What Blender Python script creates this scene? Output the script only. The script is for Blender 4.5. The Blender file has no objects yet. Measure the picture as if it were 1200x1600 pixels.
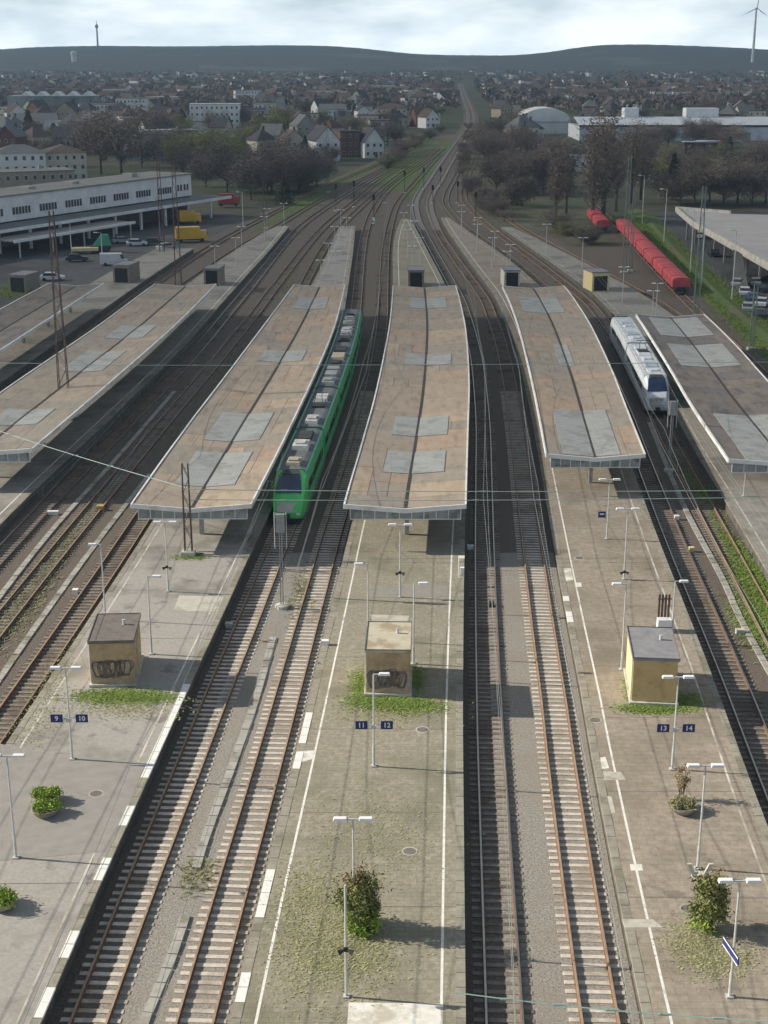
import bpy, math, random
from mathutils import Vector, Quaternion
R = math.radians
rnd = random.Random(7)
sc = bpy.context.scene
col = sc.collection

# ------------------------------------------------------------------ camera, sky, sun, exposure
FPX, CAMH = 2200.0, 38.0                       # focal length in pixels of a 1200 x 1600 picture; metres over the ballast
TILT = math.atan(710 / FPX)
cam_d = bpy.data.cameras.new('camera')
cam = bpy.data.objects.new('camera', cam_d)
col.objects.link(cam)
cam.location = (0, 0, CAMH)
cam.rotation_euler = (math.pi / 2 - TILT, 0, 0)
cam_d.sensor_fit = 'VERTICAL'
cam_d.sensor_height = 24.0
cam_d.lens = 24.0 * FPX / 1600
cam_d.clip_start = 1.0
cam_d.clip_end = 40000
sc.camera = cam

SUN_EL, SUN_AZ = R(28), R(8)                   # sun stands to the left, a little ahead of the camera
world = bpy.data.worlds.new('World')
sc.world = world
world.use_nodes = True
wn, wl = world.node_tree.nodes, world.node_tree.links
wn.clear()
w_out = wn.new('ShaderNodeOutputWorld')
w_bg = wn.new('ShaderNodeBackground')
sky = wn.new('ShaderNodeTexSky')
sky.sky_type = 'NISHITA'
sky.sun_disc = False
sky.sun_elevation = SUN_EL
sky.sun_rotation = R(-82)
w_tc = wn.new('ShaderNodeTexCoord')
w_sep = wn.new('ShaderNodeSeparateXYZ')
w_noise = wn.new('ShaderNodeTexNoise')
w_noise.inputs['Scale'].default_value = 9.0
w_noise.inputs['Detail'].default_value = 7
w_noise.inputs['Roughness'].default_value = 0.55
w_ramp = wn.new('ShaderNodeValToRGB')
w_ramp.color_ramp.elements[0].position = 0.40
w_ramp.color_ramp.elements[1].position = 0.74
w_mix = wn.new('ShaderNodeMixRGB')
w_mix.inputs[2].default_value = (26.5, 28.0, 28.4, 1)
wl.new(w_tc.outputs['Generated'], w_sep.inputs[0])
w_map = wn.new('ShaderNodeMapping'); w_map.inputs['Scale'].default_value = (1.0, 1.0, 3.2); w_map.inputs['Location'].default_value = (0.3, 0.1, 0.0)
wl.new(w_tc.outputs['Generated'], w_map.inputs['Vector'])
wl.new(w_map.outputs[0], w_noise.inputs['Vector'])
w_cov = wn.new('ShaderNodeMapRange')                  # broken cloud closes up with distance, as seen edge-on
w_cov.inputs['From Min'].default_value = 0.0; w_cov.inputs['From Max'].default_value = 0.15
w_cov.inputs['To Min'].default_value = 0.16; w_cov.inputs['To Max'].default_value = -0.12
w_sum = wn.new('ShaderNodeMath'); w_sum.operation = 'ADD'
wl.new(w_sep.outputs[2], w_cov.inputs['Value']); wl.new(w_noise.outputs['Fac'], w_sum.inputs[0]); wl.new(w_cov.outputs[0], w_sum.inputs[1])
wl.new(w_sum.outputs[0], w_ramp.inputs[0])
wl.new(w_ramp.outputs[0], w_mix.inputs[0])
w_thin = wn.new('ShaderNodeMixRGB')                  # thin high veil over the blue, thicker when looked through edge-on
w_thin.inputs[2].default_value = (15.0, 18.6, 21.0, 1)
w_veil = wn.new('ShaderNodeMapRange'); w_veil.inputs['From Min'].default_value = 0.0; w_veil.inputs['From Max'].default_value = 0.11
w_veil.inputs['To Min'].default_value = 0.92; w_veil.inputs['To Max'].default_value = 0.0
wl.new(w_sep.outputs[2], w_veil.inputs['Value']); wl.new(w_veil.outputs[0], w_thin.inputs[0])
wl.new(sky.outputs[0], w_thin.inputs[1]); wl.new(w_thin.outputs[0], w_mix.inputs[1])
wl.new(w_mix.outputs[0], w_bg.inputs[0])
w_bg.inputs[1].default_value = 0.05
wl.new(w_bg.outputs[0], w_out.inputs[0])

sun_d = bpy.data.lights.new('sun', 'SUN')
sun_d.energy = 5.0
sun_d.angle = R(0.5)
sun_d.color = (1.0, 0.92, 0.79)
sun = bpy.data.objects.new('sun', sun_d)
col.objects.link(sun)
SUN_DIR = Vector((math.cos(SUN_EL) * math.cos(SUN_AZ), -math.cos(SUN_EL) * math.sin(SUN_AZ), -math.sin(SUN_EL)))
sun.rotation_mode = 'QUATERNION'
sun.rotation_quaternion = SUN_DIR.to_track_quat('-Z', 'Y')
sun.location = (-200, 30, 120)

vs = sc.view_settings
vs.view_transform = 'Standard'
vs.look = 'None'
vs.exposure = 0.62
vs.gamma = 1.0
vs.use_curve_mapping = False
sc.cycles.max_bounces = 6
sc.cycles.diffuse_bounces = 3
sc.cycles.transparent_max_bounces = 8
sc.cycles.volume_bounces = 0
sc.cycles.use_denoising = True

# ------------------------------------------------------------------ helpers
_c, _s = math.cos(TILT), math.sin(TILT)

def at(x, y, z=0.0):
    """ground point (at height z) that the photograph shows at pixel x, y"""
    u, v = (x - 600) / FPX, -(y - 800) / FPX
    dy, dz = _c + v * _s, -_s + v * _c
    t = (z - CAMH) / dz
    return Vector((u * t, dy * t, z))

def spl(tab):
    """smooth curve X(Y) through a table of (Y, X)"""
    ys = [p[0] for p in tab]; xs = [p[1] for p in tab]; n = len(tab)
    m = []
    for i in range(n):
        a, b = max(i - 1, 0), min(i + 1, n - 1)
        m.append((xs[b] - xs[a]) / (ys[b] - ys[a]))
    def f(y):
        if y <= ys[0]: return xs[0] + m[0] * (y - ys[0])
        if y >= ys[-1]: return xs[-1] + m[-1] * (y - ys[-1])
        i = 0
        while ys[i + 1] < y: i += 1
        h = ys[i + 1] - ys[i]; t = (y - ys[i]) / h
        return ((2*t**3 - 3*t*t + 1) * xs[i] + (t**3 - 2*t*t + t) * h * m[i]
                + (3*t*t - 2*t**3) * xs[i + 1] + (t**3 - t*t) * h * m[i + 1])
    return f

def head(f, y):
    """rotation about Z that turns local +Y along the curve"""
    return -math.atan2(f(y + .5) - f(y - .5), 1.0)

class MB:
    """collects shapes for ONE mesh object"""
    def __init__(self): self.v, self.f, self.m = [], [], []
    def add(self, vs_, fs, mi=0):
        o = len(self.v); self.v += [tuple(p) for p in vs_]
        for q in fs: self.f.append(tuple(o + i for i in q)); self.m.append(mi)
    def box(self, c, s, rz=0, mi=0, top=1.0):
        x, y, z = s[0] / 2, s[1] / 2, s[2] / 2
        p = [(-x,-y,-z),(x,-y,-z),(x,y,-z),(-x,y,-z),(-x*top,-y*top,z),(x*top,-y*top,z),(x*top,y*top,z),(-x*top,y*top,z)]
        ca, sa = math.cos(rz), math.sin(rz)
        p = [(c[0] + a*ca - b*sa, c[1] + a*sa + b*ca, c[2] + d) for a, b, d in p]
        self.add(p, [(0,3,2,1),(4,5,6,7),(0,1,5,4),(1,2,6,5),(2,3,7,6),(3,0,4,7)], mi)
    def tube(self, a, b, r, n=6, r2=None, mi=0, caps=True):
        a, b = Vector(a), Vector(b); r2 = r if r2 is None else r2
        d = (b - a)
        if d.length < 1e-6: return
        q = d.to_track_quat('Z', 'Y'); vs_ = []
        for p, rr in ((a, r), (b, r2)):
            for k in range(n):
                t = 2 * math.pi * k / n
                vs_.append(p + q @ Vector((rr * math.cos(t), rr * math.sin(t), 0)))
        fs = [(k, (k+1) % n, n + (k+1) % n, n + k) for k in range(n)]
        if caps: fs += [tuple(range(n - 1, -1, -1)), tuple(range(n, 2 * n))]
        self.add(vs_, fs, mi)
    def lathe(self, prof, n=14, c=(0,0,0), mi=0):
        vs_ = []
        for r, z in prof:
            for k in range(n):
                t = 2 * math.pi * k / n; vs_.append((c[0] + r*math.cos(t), c[1] + r*math.sin(t), c[2] + z))
        fs = []
        for i in range(len(prof) - 1):
            for k in range(n): fs.append((i*n + k, i*n + (k+1) % n, (i+1)*n + (k+1) % n, (i+1)*n + k))
        fs.append(tuple(range(n - 1, -1, -1))); fs.append(tuple((len(prof)-1)*n + k for k in range(n)))
        self.add(vs_, fs, mi)
    def sweep(self, frames, prof, mi=0, caps=True, closed=True):
        """profile (across, up) carried along frames (point, right-vector)"""
        n = len(prof); vs_ = []
        for p, r in frames:
            for a, b in prof: vs_.append((p[0] + r[0]*a, p[1] + r[1]*a, p[2] + b))
        fs = []
        for i in range(len(frames) - 1):
            for k in range(n if closed else n - 1):
                k2 = (k + 1) % n; fs.append((i*n + k, i*n + k2, (i+1)*n + k2, (i+1)*n + k))
        if caps and closed: fs += [tuple(range(n - 1, -1, -1)), tuple((len(frames)-1)*n + k for k in range(n))]
        self.add(vs_, fs, mi)
    def strip(self, fl, fr, y0, y1, zl, zr=None, step=3.0, mi=0):
        zr = zl if zr is None else zr; n = max(1, int((y1 - y0) / step)); vs_ = []
        for i in range(n + 1):
            y = y0 + (y1 - y0) * i / n; vs_ += [(fl(y), y, zl), (fr(y), y, zr)]
        self.add(vs_, [(2*i, 2*i+1, 2*i+3, 2*i+2) for i in range(n)], mi)
    def prism(self, pts, z0, z1, mi=0, mtop=None):
        n = len(pts); vs_ = [(p[0], p[1], z0) for p in pts] + [(p[0], p[1], z1) for p in pts]
        self.add(vs_, [tuple(range(n - 1, -1, -1))] + [(k, (k+1) % n, n + (k+1) % n, n + k) for k in range(n)], mi)
        self.add(vs_, [tuple(range(n, 2 * n))], mi if mtop is None else mtop)
    def mesh(self, name, mats, off=(0,0,0), smooth=False):
        me = bpy.data.meshes.new(name)
        me.from_pydata([(a - off[0], b - off[1], c - off[2]) for a, b, c in self.v], [], self.f)
        for m in (mats if isinstance(mats, (list, tuple)) else [mats]): me.materials.append(m)
        if any(self.m): me.polygons.foreach_set('material_index', self.m)
        if smooth: me.polygons.foreach_set('use_smooth', [True] * len(self.f))
        me.update(); return me

def link(name, data, parent=None, loc=(0,0,0), rz=0.0):
    o = bpy.data.objects.new(name, data); col.objects.link(o)
    o.location = loc
    if rz: o.rotation_euler = (0, 0, rz)
    if parent is not None: o.parent = parent
    return o

def tag(o, label=None, cat=None, group=None, kind=None):
    if label: o['label'] = label
    if cat: o['category'] = cat
    if group: o['group'] = group
    if kind: o['kind'] = kind
    return o

def thing(name, loc, label, cat, group=None, rz=0.0):
    return tag(link(name, None, None, loc, rz), label, cat, group)

def wpart(name, mb, mats, root, smooth=False):
    """part given in world coordinates, hung under an unrotated thing or part"""
    off = Vector(root.location)
    if root.parent is not None: off += root.parent.location
    return link(name, mb.mesh(name, mats, off, smooth), root)

def lpart(name, mb, mats, root, loc=(0,0,0), rz=0.0, smooth=False):
    """part given in the thing's own coordinates"""
    return link(name, mb.mesh(name, mats, (0,0,0), smooth), root, loc, rz)

def copy_tree(o, parent=None):
    c = o.copy(); col.objects.link(c)
    if parent is not None: c.parent = parent
    for ch in list(o.children): copy_tree(ch, c)
    return c

def setting(name, mb, mats, kind='structure', smooth=False):
    return tag(link(name, mb.mesh(name, mats, (0,0,0), smooth)), kind=kind)

# ------------------------------------------------------------------ materials
def mat(name, c1, c2=None, scale=1.0, rough=0.85, c3=None, s3=0.12, t3=(0.5, 0.62), bump=0.0, bscale=None,
        metal=0.0, spec=0.3, stretch=(1,1,1), detail=5.0, lo=0.35, hi=0.65, obj=False, c4=None, s4=0.5, t4=(0.55,0.62), a4=0.6, brick=None):
    m = bpy.data.materials.new(name); m.use_nodes = True
    n, l = m.node_tree.nodes, m.node_tree.links
    b = n['Principled BSDF']
    b.inputs['Roughness'].default_value = rough
    b.inputs['Metallic'].default_value = metal
    b.inputs['Specular IOR Level'].default_value = spec
    if c2 is None: c2 = tuple(v * 0.8 for v in c1)
    if obj: tc = n.new('ShaderNodeTexCoord'); src = tc.outputs['Object']
    else: g = n.new('ShaderNodeNewGeometry'); src = g.outputs['Position']
    mp = n.new('ShaderNodeMapping'); mp.inputs['Scale'].default_value = stretch
    l.new(src, mp.inputs['Vector'])
    def noise(s, d=detail):
        t = n.new('ShaderNodeTexNoise'); t.inputs['Scale'].default_value = s; t.inputs['Detail'].default_value = d
        t.inputs['Roughness'].default_value = 0.65; l.new(mp.outputs[0], t.inputs['Vector']); return t
    def ramp(fac, a, b_, ca, cb):
        r = n.new('ShaderNodeValToRGB'); e = r.color_ramp.elements
        e[0].position = a; e[1].position = b_; e[0].color = (*ca, 1); e[1].color = (*cb, 1); l.new(fac, r.inputs[0]); return r
    t = noise(scale); r = ramp(t.outputs['Fac'], lo, hi, c1, c2); out = r.outputs[0]
    if c3 is not None:
        t3n = noise(s3, 4); f = ramp(t3n.outputs['Fac'], t3[0], t3[1], (0,0,0), (1,1,1))
        mx = n.new('ShaderNodeMixRGB'); mx.inputs[2].default_value = (*c3, 1)
        l.new(f.outputs[0], mx.inputs[0]); l.new(out, mx.inputs[1]); out = mx.outputs[0]
    if c4 is not None:
        t4n = noise(s4, 6); f = ramp(t4n.outputs['Fac'], t4[0], t4[1], (0,0,0), (1,1,1)); mu = n.new('ShaderNodeMath'); mu.operation = 'MULTIPLY'; mu.inputs[1].default_value = a4
        mx = n.new('ShaderNodeMixRGB'); mx.inputs[2].default_value = (*c4, 1); l.new(f.outputs[0], mu.inputs[0])
        l.new(mu.outputs[0], mx.inputs[0]); l.new(out, mx.inputs[1]); out = mx.outputs[0]
    if brick:
        bt = n.new('ShaderNodeTexBrick'); bt.inputs['Scale'].default_value = 1.0; bt.inputs['Brick Width'].default_value = brick[0]; bt.inputs['Row Height'].default_value = brick[1]; bt.inputs['Mortar Size'].default_value = brick[2]
        bt.inputs['Color1'].default_value = (1,1,1,1); bt.inputs['Color2'].default_value = (brick[3],)*3 + (1,); bt.inputs['Mortar'].default_value = (.74,.74,.71,1)
        mx = n.new('ShaderNodeMixRGB'); mx.blend_type = 'MULTIPLY'; mx.inputs[0].default_value = 1.0; l.new(src, bt.inputs['Vector']); l.new(out, mx.inputs[1]); l.new(bt.outputs['Color'], mx.inputs[2]); out = mx.outputs[0]
    l.new(out, b.inputs['Base Color'])
    if bump:
        bn = noise(bscale or scale * 4); bp = n.new('ShaderNodeBump')
        bp.inputs['Strength'].default_value = bump; bp.inputs['Distance'].default_value = 0.05
        l.new(bn.outputs['Fac'], bp.inputs['Height']); l.new(bp.outputs[0], b.inputs['Normal'])
    return m

M = {}
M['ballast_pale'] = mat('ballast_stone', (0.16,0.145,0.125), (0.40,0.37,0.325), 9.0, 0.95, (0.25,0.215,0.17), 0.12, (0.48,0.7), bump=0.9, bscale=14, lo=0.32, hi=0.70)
M['ballast'] = mat('ballast_old_shaded', (0.075,0.06,0.05), (0.20,0.165,0.135), 7.0, 0.95, (0.13,0.115,0.085), 0.07, (0.48,0.7), bump=0.9, bscale=14, lo=0.32, hi=0.70)
M['ground'] = mat('town_ground', (0.05,0.06,0.035), (0.10,0.09,0.065), 0.03, 0.95, (0.055,0.075,0.03), 0.008, (0.45,0.6))
M['asphalt'] = mat('asphalt', (0.075,0.078,0.082), (0.11,0.11,0.11), 0.6, 0.9, (0.06,0.06,0.06), 0.05, bump=0.2, bscale=20)
M['plat_left'] = mat('platform_asphalt', (0.295,0.275,0.25), (0.37,0.345,0.31), 6, 0.92, (0.21,0.20,0.175), 0.16, (0.5,0.64), bump=0.25, bscale=18, c4=(0.13,0.125,0.115), s4=0.45, t4=(0.60,0.68))
M['plat_mid'] = mat('platform_pavers', (0.235,0.21,0.155), (0.345,0.315,0.245), 3.2, 0.93, (0.20,0.19,0.135), 0.20, (0.48,0.66), bump=0.35, bscale=11, c4=(0.40,0.375,0.30), s4=1.1, t4=(0.56,0.66), a4=.55, brick=(.62,.31,.014,.95))
M['plat_right'] = mat('platform_old_paving', (0.26,0.22,0.175), (0.365,0.315,0.25), 2.4, 0.93, (0.225,0.19,0.145), 0.17, (0.48,0.68), bump=0.3, bscale=12, c4=(0.14,0.12,0.09), s4=0.55, t4=(0.60,0.68), a4=.55, brick=(.9,.45,.016,.95))
M['plat_far'] = mat('platform_plain', (0.25,0.235,0.21), (0.33,0.31,0.275), 1.3, 0.92, (0.19,0.18,0.16), 0.1)
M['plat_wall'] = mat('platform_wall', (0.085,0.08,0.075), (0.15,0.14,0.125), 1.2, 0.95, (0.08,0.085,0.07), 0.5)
M['coping_grey'] = mat('coping_grey', (0.25,0.23,0.185), (0.33,0.305,0.25), 2, 0.9, (0.20,0.185,0.14), 0.4)
M['coping_white'] = mat('coping_white', (0.68,0.67,0.63), (0.78,0.77,0.73), 3, 0.85)
M['line_white'] = mat('line_paint', (0.62,0.60,0.55), (0.80,0.78,0.74), 4, 0.8, (0.42,0.38,0.32), 0.7, (0.55,0.7))
M['line_worn'] = mat('line_paint_worn', (0.46,0.43,0.37), (0.66,0.63,0.57), 4, 0.85, (0.33,0.29,0.23), 0.5, (0.45,0.6))
M['sleeper'] = mat('sleeper_concrete', (0.46,0.405,0.345), (0.62,0.555,0.48), 2.5, 0.9, (0.33,0.275,0.22), 0.35)
M['sleeper_old_shaded'] = mat('sleeper_stained_shaded', (0.17,0.145,0.12), (0.28,0.24,0.20), 2.5, 0.9, (0.12,0.09,0.07), 0.35)  # darker tone also paints in shade on the track right of the middle platform
M['rust'] = mat('rail_rust', (0.13,0.07,0.04), (0.23,0.13,0.075), 6, 0.8)
M['rail_top'] = mat('rail_running_face', (0.42,0.40,0.37), (0.55,0.53,0.5), 2, 0.32, metal=1.0)
M['rail_dull'] = mat('rail_dull_face', (0.27,0.19,0.13), (0.38,0.28,0.20), 2, 0.55)
M['trough'] = mat('trough_concrete', (0.31,0.30,0.265), (0.43,0.41,0.37), 2, 0.9, (0.22,0.20,0.16), 0.5)
M['fascia'] = mat('fascia_white', (0.66,0.66,0.65), (0.78,0.78,0.77), 0.8, 0.6, (0.55,0.53,0.49), 0.4)
M['gutter'] = mat('gutter_dark', (0.03,0.028,0.026), (0.07,0.06,0.055), 2, 0.7)
M['soffit'] = mat('canopy_underside', (0.30,0.30,0.29), (0.38,0.38,0.37), 1, 0.8)
M['steel'] = mat('steel_grey', (0.28,0.29,0.29), (0.36,0.37,0.37), 2, 0.5, metal=0.3)
M['galv'] = mat('galvanised', (0.48,0.49,0.48), (0.58,0.59,0.58), 3, 0.5, metal=0.2)
M['lamp_white'] = mat('lamp_housing', (0.72,0.73,0.73), (0.8,0.8,0.8), 3, 0.4)
M['mast_brown'] = mat('mast_brown', (0.105,0.065,0.05), (0.16,0.105,0.085), 3, 0.8)
M['mast_green'] = mat('mast_green', (0.16,0.20,0.18), (0.22,0.26,0.235), 3, 0.7)
M['screen'] = mat('end_screen_glass', (0.23,0.27,0.28), (0.33,0.36,0.37), 1.5, 0.25, (0.16,0.18,0.18), 0.8)
M['rooflight'] = mat('roof_light_sheet', (0.31,0.32,0.31), (0.36,0.37,0.36), 0.7, 0.7, (0.26,0.265,0.255), 0.6, brick=(1.25,.62,.02,.95))
RC = [((0.35,0.275,0.20),(0.41,0.33,0.25)), ((0.315,0.255,0.195),(0.37,0.305,0.24)), ((0.29,0.24,0.19),(0.335,0.285,0.23)),
      ((0.265,0.23,0.19),(0.31,0.275,0.23)), ((0.245,0.215,0.18),(0.285,0.255,0.215)), ((0.335,0.25,0.185),(0.385,0.295,0.22))]
for i, (a, b) in enumerate(RC):
    M['roof%d' % i] = mat('roof_felt_%s' % 'abcdef'[i], a, b, 0.9, 0.9, tuple(v * 0.8 for v in a), 0.7, (0.52,0.7), stretch=(1.6,0.5,1), bump=0.1, c4=(0.15,0.13,0.11), s4=0.8, t4=(0.60,0.72), a4=.6)
for i, (a, b) in enumerate([((0.155,0.135,0.12),(0.20,0.175,0.155)), ((0.175,0.15,0.13),(0.215,0.185,0.16)), ((0.14,0.13,0.125),(0.18,0.165,0.155))]):
    M['roofg%d' % i] = mat('roof_felt_grey_%s' % 'abc'[i], a, b, 0.9, 0.9, tuple(v * 0.8 for v in a), 0.6, stretch=(1.6,0.5,1))
M['kiosk_tan'] = mat('kiosk_tan_wall', (0.50,0.36,0.17), (0.57,0.42,0.21), 2, 0.85, (0.45,0.31,0.15), 0.8)
M['kiosk_yellow'] = mat('kiosk_yellow_wall', (0.60,0.50,0.26), (0.66,0.56,0.32), 2, 0.85)
M['kiosk_brown'] = mat('kiosk_brown_wall', (0.42,0.30,0.17), (0.50,0.37,0.22), 2, 0.85, (0.36,0.25,0.15), 0.8)
M['kroof_dark'] = mat('kiosk_roof_dark', (0.13,0.11,0.10), (0.19,0.165,0.15), 1.5, 0.85)
M['kroof_light'] = mat('kiosk_roof_light', (0.42,0.38,0.29), (0.52,0.47,0.37), 1.2, 0.85, (0.33,0.27,0.18), 0.7)
M['kroof_grey'] = mat('kiosk_roof_grey', (0.20,0.20,0.21), (0.27,0.27,0.28), 1.5, 0.85)
M['graf_brown'] = mat('graffiti_brown', (0.21,0.14,0.09), (0.27,0.185,0.125), 3, 0.8)
M['graf_purple'] = mat('graffiti_purple', (0.22,0.145,0.21), (0.31,0.21,0.26), 3, 0.8)
M['graf_grey'] = mat('graffiti_grey', (0.33,0.27,0.22), (0.40,0.33,0.27), 3, 0.8)
M['dark'] = mat('dark_opening', (0.012,0.013,0.014), (0.02,0.021,0.022), 2, 0.6)
M['sign_blue'] = mat('sign_blue', (0.022,0.03,0.13), (0.03,0.04,0.17), 2, 0.4)
M['sign_white'] = mat('sign_white', (0.75,0.75,0.75), (0.8,0.8,0.8), 2, 0.5)
M['black'] = mat('black_plastic', (0.02,0.02,0.02), (0.035,0.035,0.035), 2, 0.5)
M['concrete'] = mat('concrete_light', (0.46,0.44,0.39), (0.56,0.54,0.49), 3, 0.9, (0.35,0.33,0.28), 0.8)
M['grass'] = mat('grass_bright', (0.13,0.20,0.035), (0.22,0.29,0.06), 1.2, 0.9)
M['grass_dull'] = mat('grass_dull', (0.17,0.17,0.075), (0.25,0.24,0.11), 0.6, 0.9)
M['moss'] = mat('moss', (0.25,0.24,0.12), (0.33,0.32,0.17), 2.0, 0.95)
M['lawn'] = mat('lawn_sheet', (0.07,0.115,0.03), (0.11,0.15,0.045), 0.5, 0.95, (0.12,0.12,0.06), 0.06)
M['scrub'] = mat('scrub_ground', (0.085,0.085,0.05), (0.14,0.125,0.085), 0.25, 0.95, (0.07,0.09,0.04), 0.05)
M['leaf'] = mat('bush_leaf', (0.20,0.30,0.04), (0.31,0.40,0.075), 1.5, 0.8)
M['leaf_dark'] = mat('bush_leaf_dark', (0.12,0.145,0.04), (0.21,0.22,0.075), 1.5, 0.8)
M['leaf_brown'] = mat('bush_leaf_brown', (0.21,0.15,0.08), (0.30,0.22,0.11), 1.5, 0.85)
M['bark'] = mat('bark', (0.075,0.058,0.045), (0.12,0.095,0.075), 1.0, 0.95, obj=True)
M['twig_brown'] = mat('twig_brown', (0.165,0.135,0.115), (0.25,0.205,0.17), 0.12, 0.95)
M['twig_dark'] = mat('twig_dark', (0.12,0.10,0.09), (0.185,0.155,0.138), 0.12, 0.95)
M['twig_green'] = mat('twig_green', (0.18,0.185,0.085), (0.27,0.26,0.12), 0.12, 0.95)
M['needle'] = mat('needle_dark', (0.035,0.052,0.032), (0.065,0.085,0.05), 0.3, 0.95)

# ------------------------------------------------------------------ platform edges and track lines, X as a function of Y
E = {
 '56R': spl([(120,-48.2),(166,-45.9),(218,-43.4),(260,-41.0),(300,-38.0)]),
 '56L': spl([(120,-57.0),(194,-53.3),(216,-52.0),(260,-49.5),(300,-45.0)]),
 '78L': spl([(90,-42.6),(143,-40),(168,-38.2),(184,-37.1),(218,-35.3),(271,-31.6),(316,-27),(331,-24.6)]),
 '78R': spl([(90,-33.2),(111.5,-32),(122,-31.4),(150,-29.4),(183,-27.3),(218,-25.9),(254,-24.5),(286,-23.2),(331,-21.8)]),
 '910L': spl([(40,-23.2),(73,-21.4),(92,-20.4),(104,-19.8),(118,-19.2),(132,-18.5),(151,-17.4),(169,-16.4),(192.5,-15.1),(217,-13.8),(247,-12.2),(278,-11.4),(334,-10.2)]),
 '910R': spl([(40,-14.2),(56,-13.45),(68,-12.75),(80.6,-12),(92.7,-11.2),(104,-10.5),(118.5,-9.55),(135,-8.6),(152,-7.7),(170.6,-6.85),(187,-6.35),(208,-6.1),(250,-6.1),(284,-6.2),(334,-6.6)]),
 '1112L': spl([(40,-6.6),(55,-5.85),(69.5,-5.0),(98,-3.45),(111,-2.75),(122,-2.05),(141,-.95),(165,.1),(186.5,.85),(216,1.4),(245,1.55),(294,1.9),(326,3.0),(347,4.3)]),
 '1112R': spl([(40,2.9),(47.6,3.3),(62,4.0),(77,4.75),(103,6.25),(129,7.9),(148,9.1),(172,10.2),(186.5,10.65),(216,10.95),(242,10.5),(286,8.8),(324,7.3),(347,6.3)]),
 '1314L': spl([(40,10.2),(54.7,10.8),(70.6,11.6),(79,12.1),(90.6,12.7),(101.5,13.3),(119,14.3),(145,15.8),(161,16.6),(174,17.2),(191,17.8),(208,18.1),(232,18.0),(262,16.7),(294,15.4),(321,14.4),(350,13.7)]),
 '1314R': spl([(40,18.3),(64,19.5),(81.6,20.7),(90,21.2),(106,22.1),(120,23.0),(136,24.1),(154,25.4),(173,26.5),(186.5,27.1),(205,27.5),(215,27.5),(240,26.6),(280,23.5),(320,18.9),(350,15.6)]),
 '1516L': spl([(70,27.4),(103,29.2),(118,30.0),(138,31.0),(155,32.2),(171,33.2),(190,34.3),(208,34.8),(231,34.6),(250,33.4),(271,31.7),(298,29.4),(330,26.6)]),
 '1516R': spl([(70,37.6),(103,39.4),(125,40.4),(148,41.4),(169,42.7),(190.5,43.5),(215,43.6),(250,40.5),(298,34.0),(330,29.0)]),
}
def off(f, d): return lambda y: f(y) + d
def then(f, far, y0=215, y1=245):
    """follow f up to y0, then blend into the table far"""
    g = spl(far)
    def h(y):
        if y < y0: return f(y)
        if y > y1: return g(y)
        t = (y - y0) / (y1 - y0); t = t*t*(3 - 2*t); return f(y) * (1 - t) + g(y) * t
    return h
TO = 1.62
MAIN = [(398,12.8),(471,18.8),(625,32),(838,50.8),(1008,61.8),(1250,73),(1518,84.7),(2283,120)]
T = {
 't6': then(off(E['56R'], TO), [(240,-41),(300,-36.5),(370,-28),(450,-17),(540,-2),(640,14)]),
 't7': then(off(E['78L'], -TO), [(240,-35.6),(300,-30),(331,-26),(400,-18),(480,-6),(560,6),(640,18)]),
 't8': then(off(E['78R'], TO), [(240,-23.4),(331,-20),(400,-13),(480,-3),(560,8),(640,20)]),
 'tm': then(spl([(60,-28.4),(98,-26.7),(110,-26.1),(150,-23.9),(183,-21.9),(217,-20.1)]), [(240,-19.2),(331,-14.5),(400,-8),(480,0),(560,11),(640,22)]),
 't9': then(off(E['910L'], -TO), [(240,-14.2),(290,-12.8),(331,-10.6),(400,-4.5),(480,4),(560,14),(640,24)]),
 't10': then(off(E['910R'], TO), [(240,-4.5),(284,-4.6),(323,-4.3),(370,-3.0),(430,1.0),(500,9),(560,17),(640,26)]),
 't11': then(off(E['1112L'], -TO), [(240,-.1),(294,.3),(346,1.6),(394,3.8),(471,11),(560,19.5),(640,28)]),
 't12': then(off(E['1112R'], TO), [(240,12.2),(286,10.4),(324,9.0),(347,8.3),(398,8.8),(471,14.6),(625,28),(838,47),(1008,58),(1250,69.2),(1518,81),(2283,116)]),
 't13': then(off(E['1314L'], -TO), [(240,16.2),(286,13.9),(328,12.4)] + MAIN),
 't14': then(off(E['1314R'], TO), [(240,28.2),(280,25.1),(320,20.7),(350,18),(398,17),(471,22.8),(560,31),(640,38)]),
 't15': then(off(E['1516L'], -TO), [(240,32.4),(271,30.1),(298,27.8),(340,24.5),(400,22.5),(471,27),(560,35),(640,42)]),
 't16': then(off(E['1516R'], TO), [(240,43.2),(298,36),(340,31.5),(400,28.5),(471,32),(560,39)]),
 't17': spl([(90,44.5),(130,46.0),(180,47.8),(230,49.5),(300,53),(350,55.5),(400,57)]),
}

# ------------------------------------------------------------------ the ground, trackbed and lots
mb = MB(); mb.add([(-9000,-300,-.35),(9000,-300,-.35),(9000,14000,-.35),(-9000,14000,-.35)], [(0,1,2,3)])
setting('ground', mb, M['ground'])
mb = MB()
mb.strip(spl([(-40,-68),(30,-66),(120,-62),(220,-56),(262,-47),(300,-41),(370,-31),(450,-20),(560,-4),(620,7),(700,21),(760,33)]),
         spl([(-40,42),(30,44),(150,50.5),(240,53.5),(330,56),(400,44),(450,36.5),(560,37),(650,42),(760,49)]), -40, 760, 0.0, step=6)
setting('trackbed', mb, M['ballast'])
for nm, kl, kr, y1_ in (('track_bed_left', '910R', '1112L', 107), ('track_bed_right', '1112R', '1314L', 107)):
    mb = MB(); mb.strip(off(E[kl], 1.75), off(E[kr], .05), 0, y1_, .012, step=3)  # pale bed stops where shade falls, so the dark base deepens that shade
    setting(nm.replace('_left','').replace('_right',''), mb, M['ballast_pale'])
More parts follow.
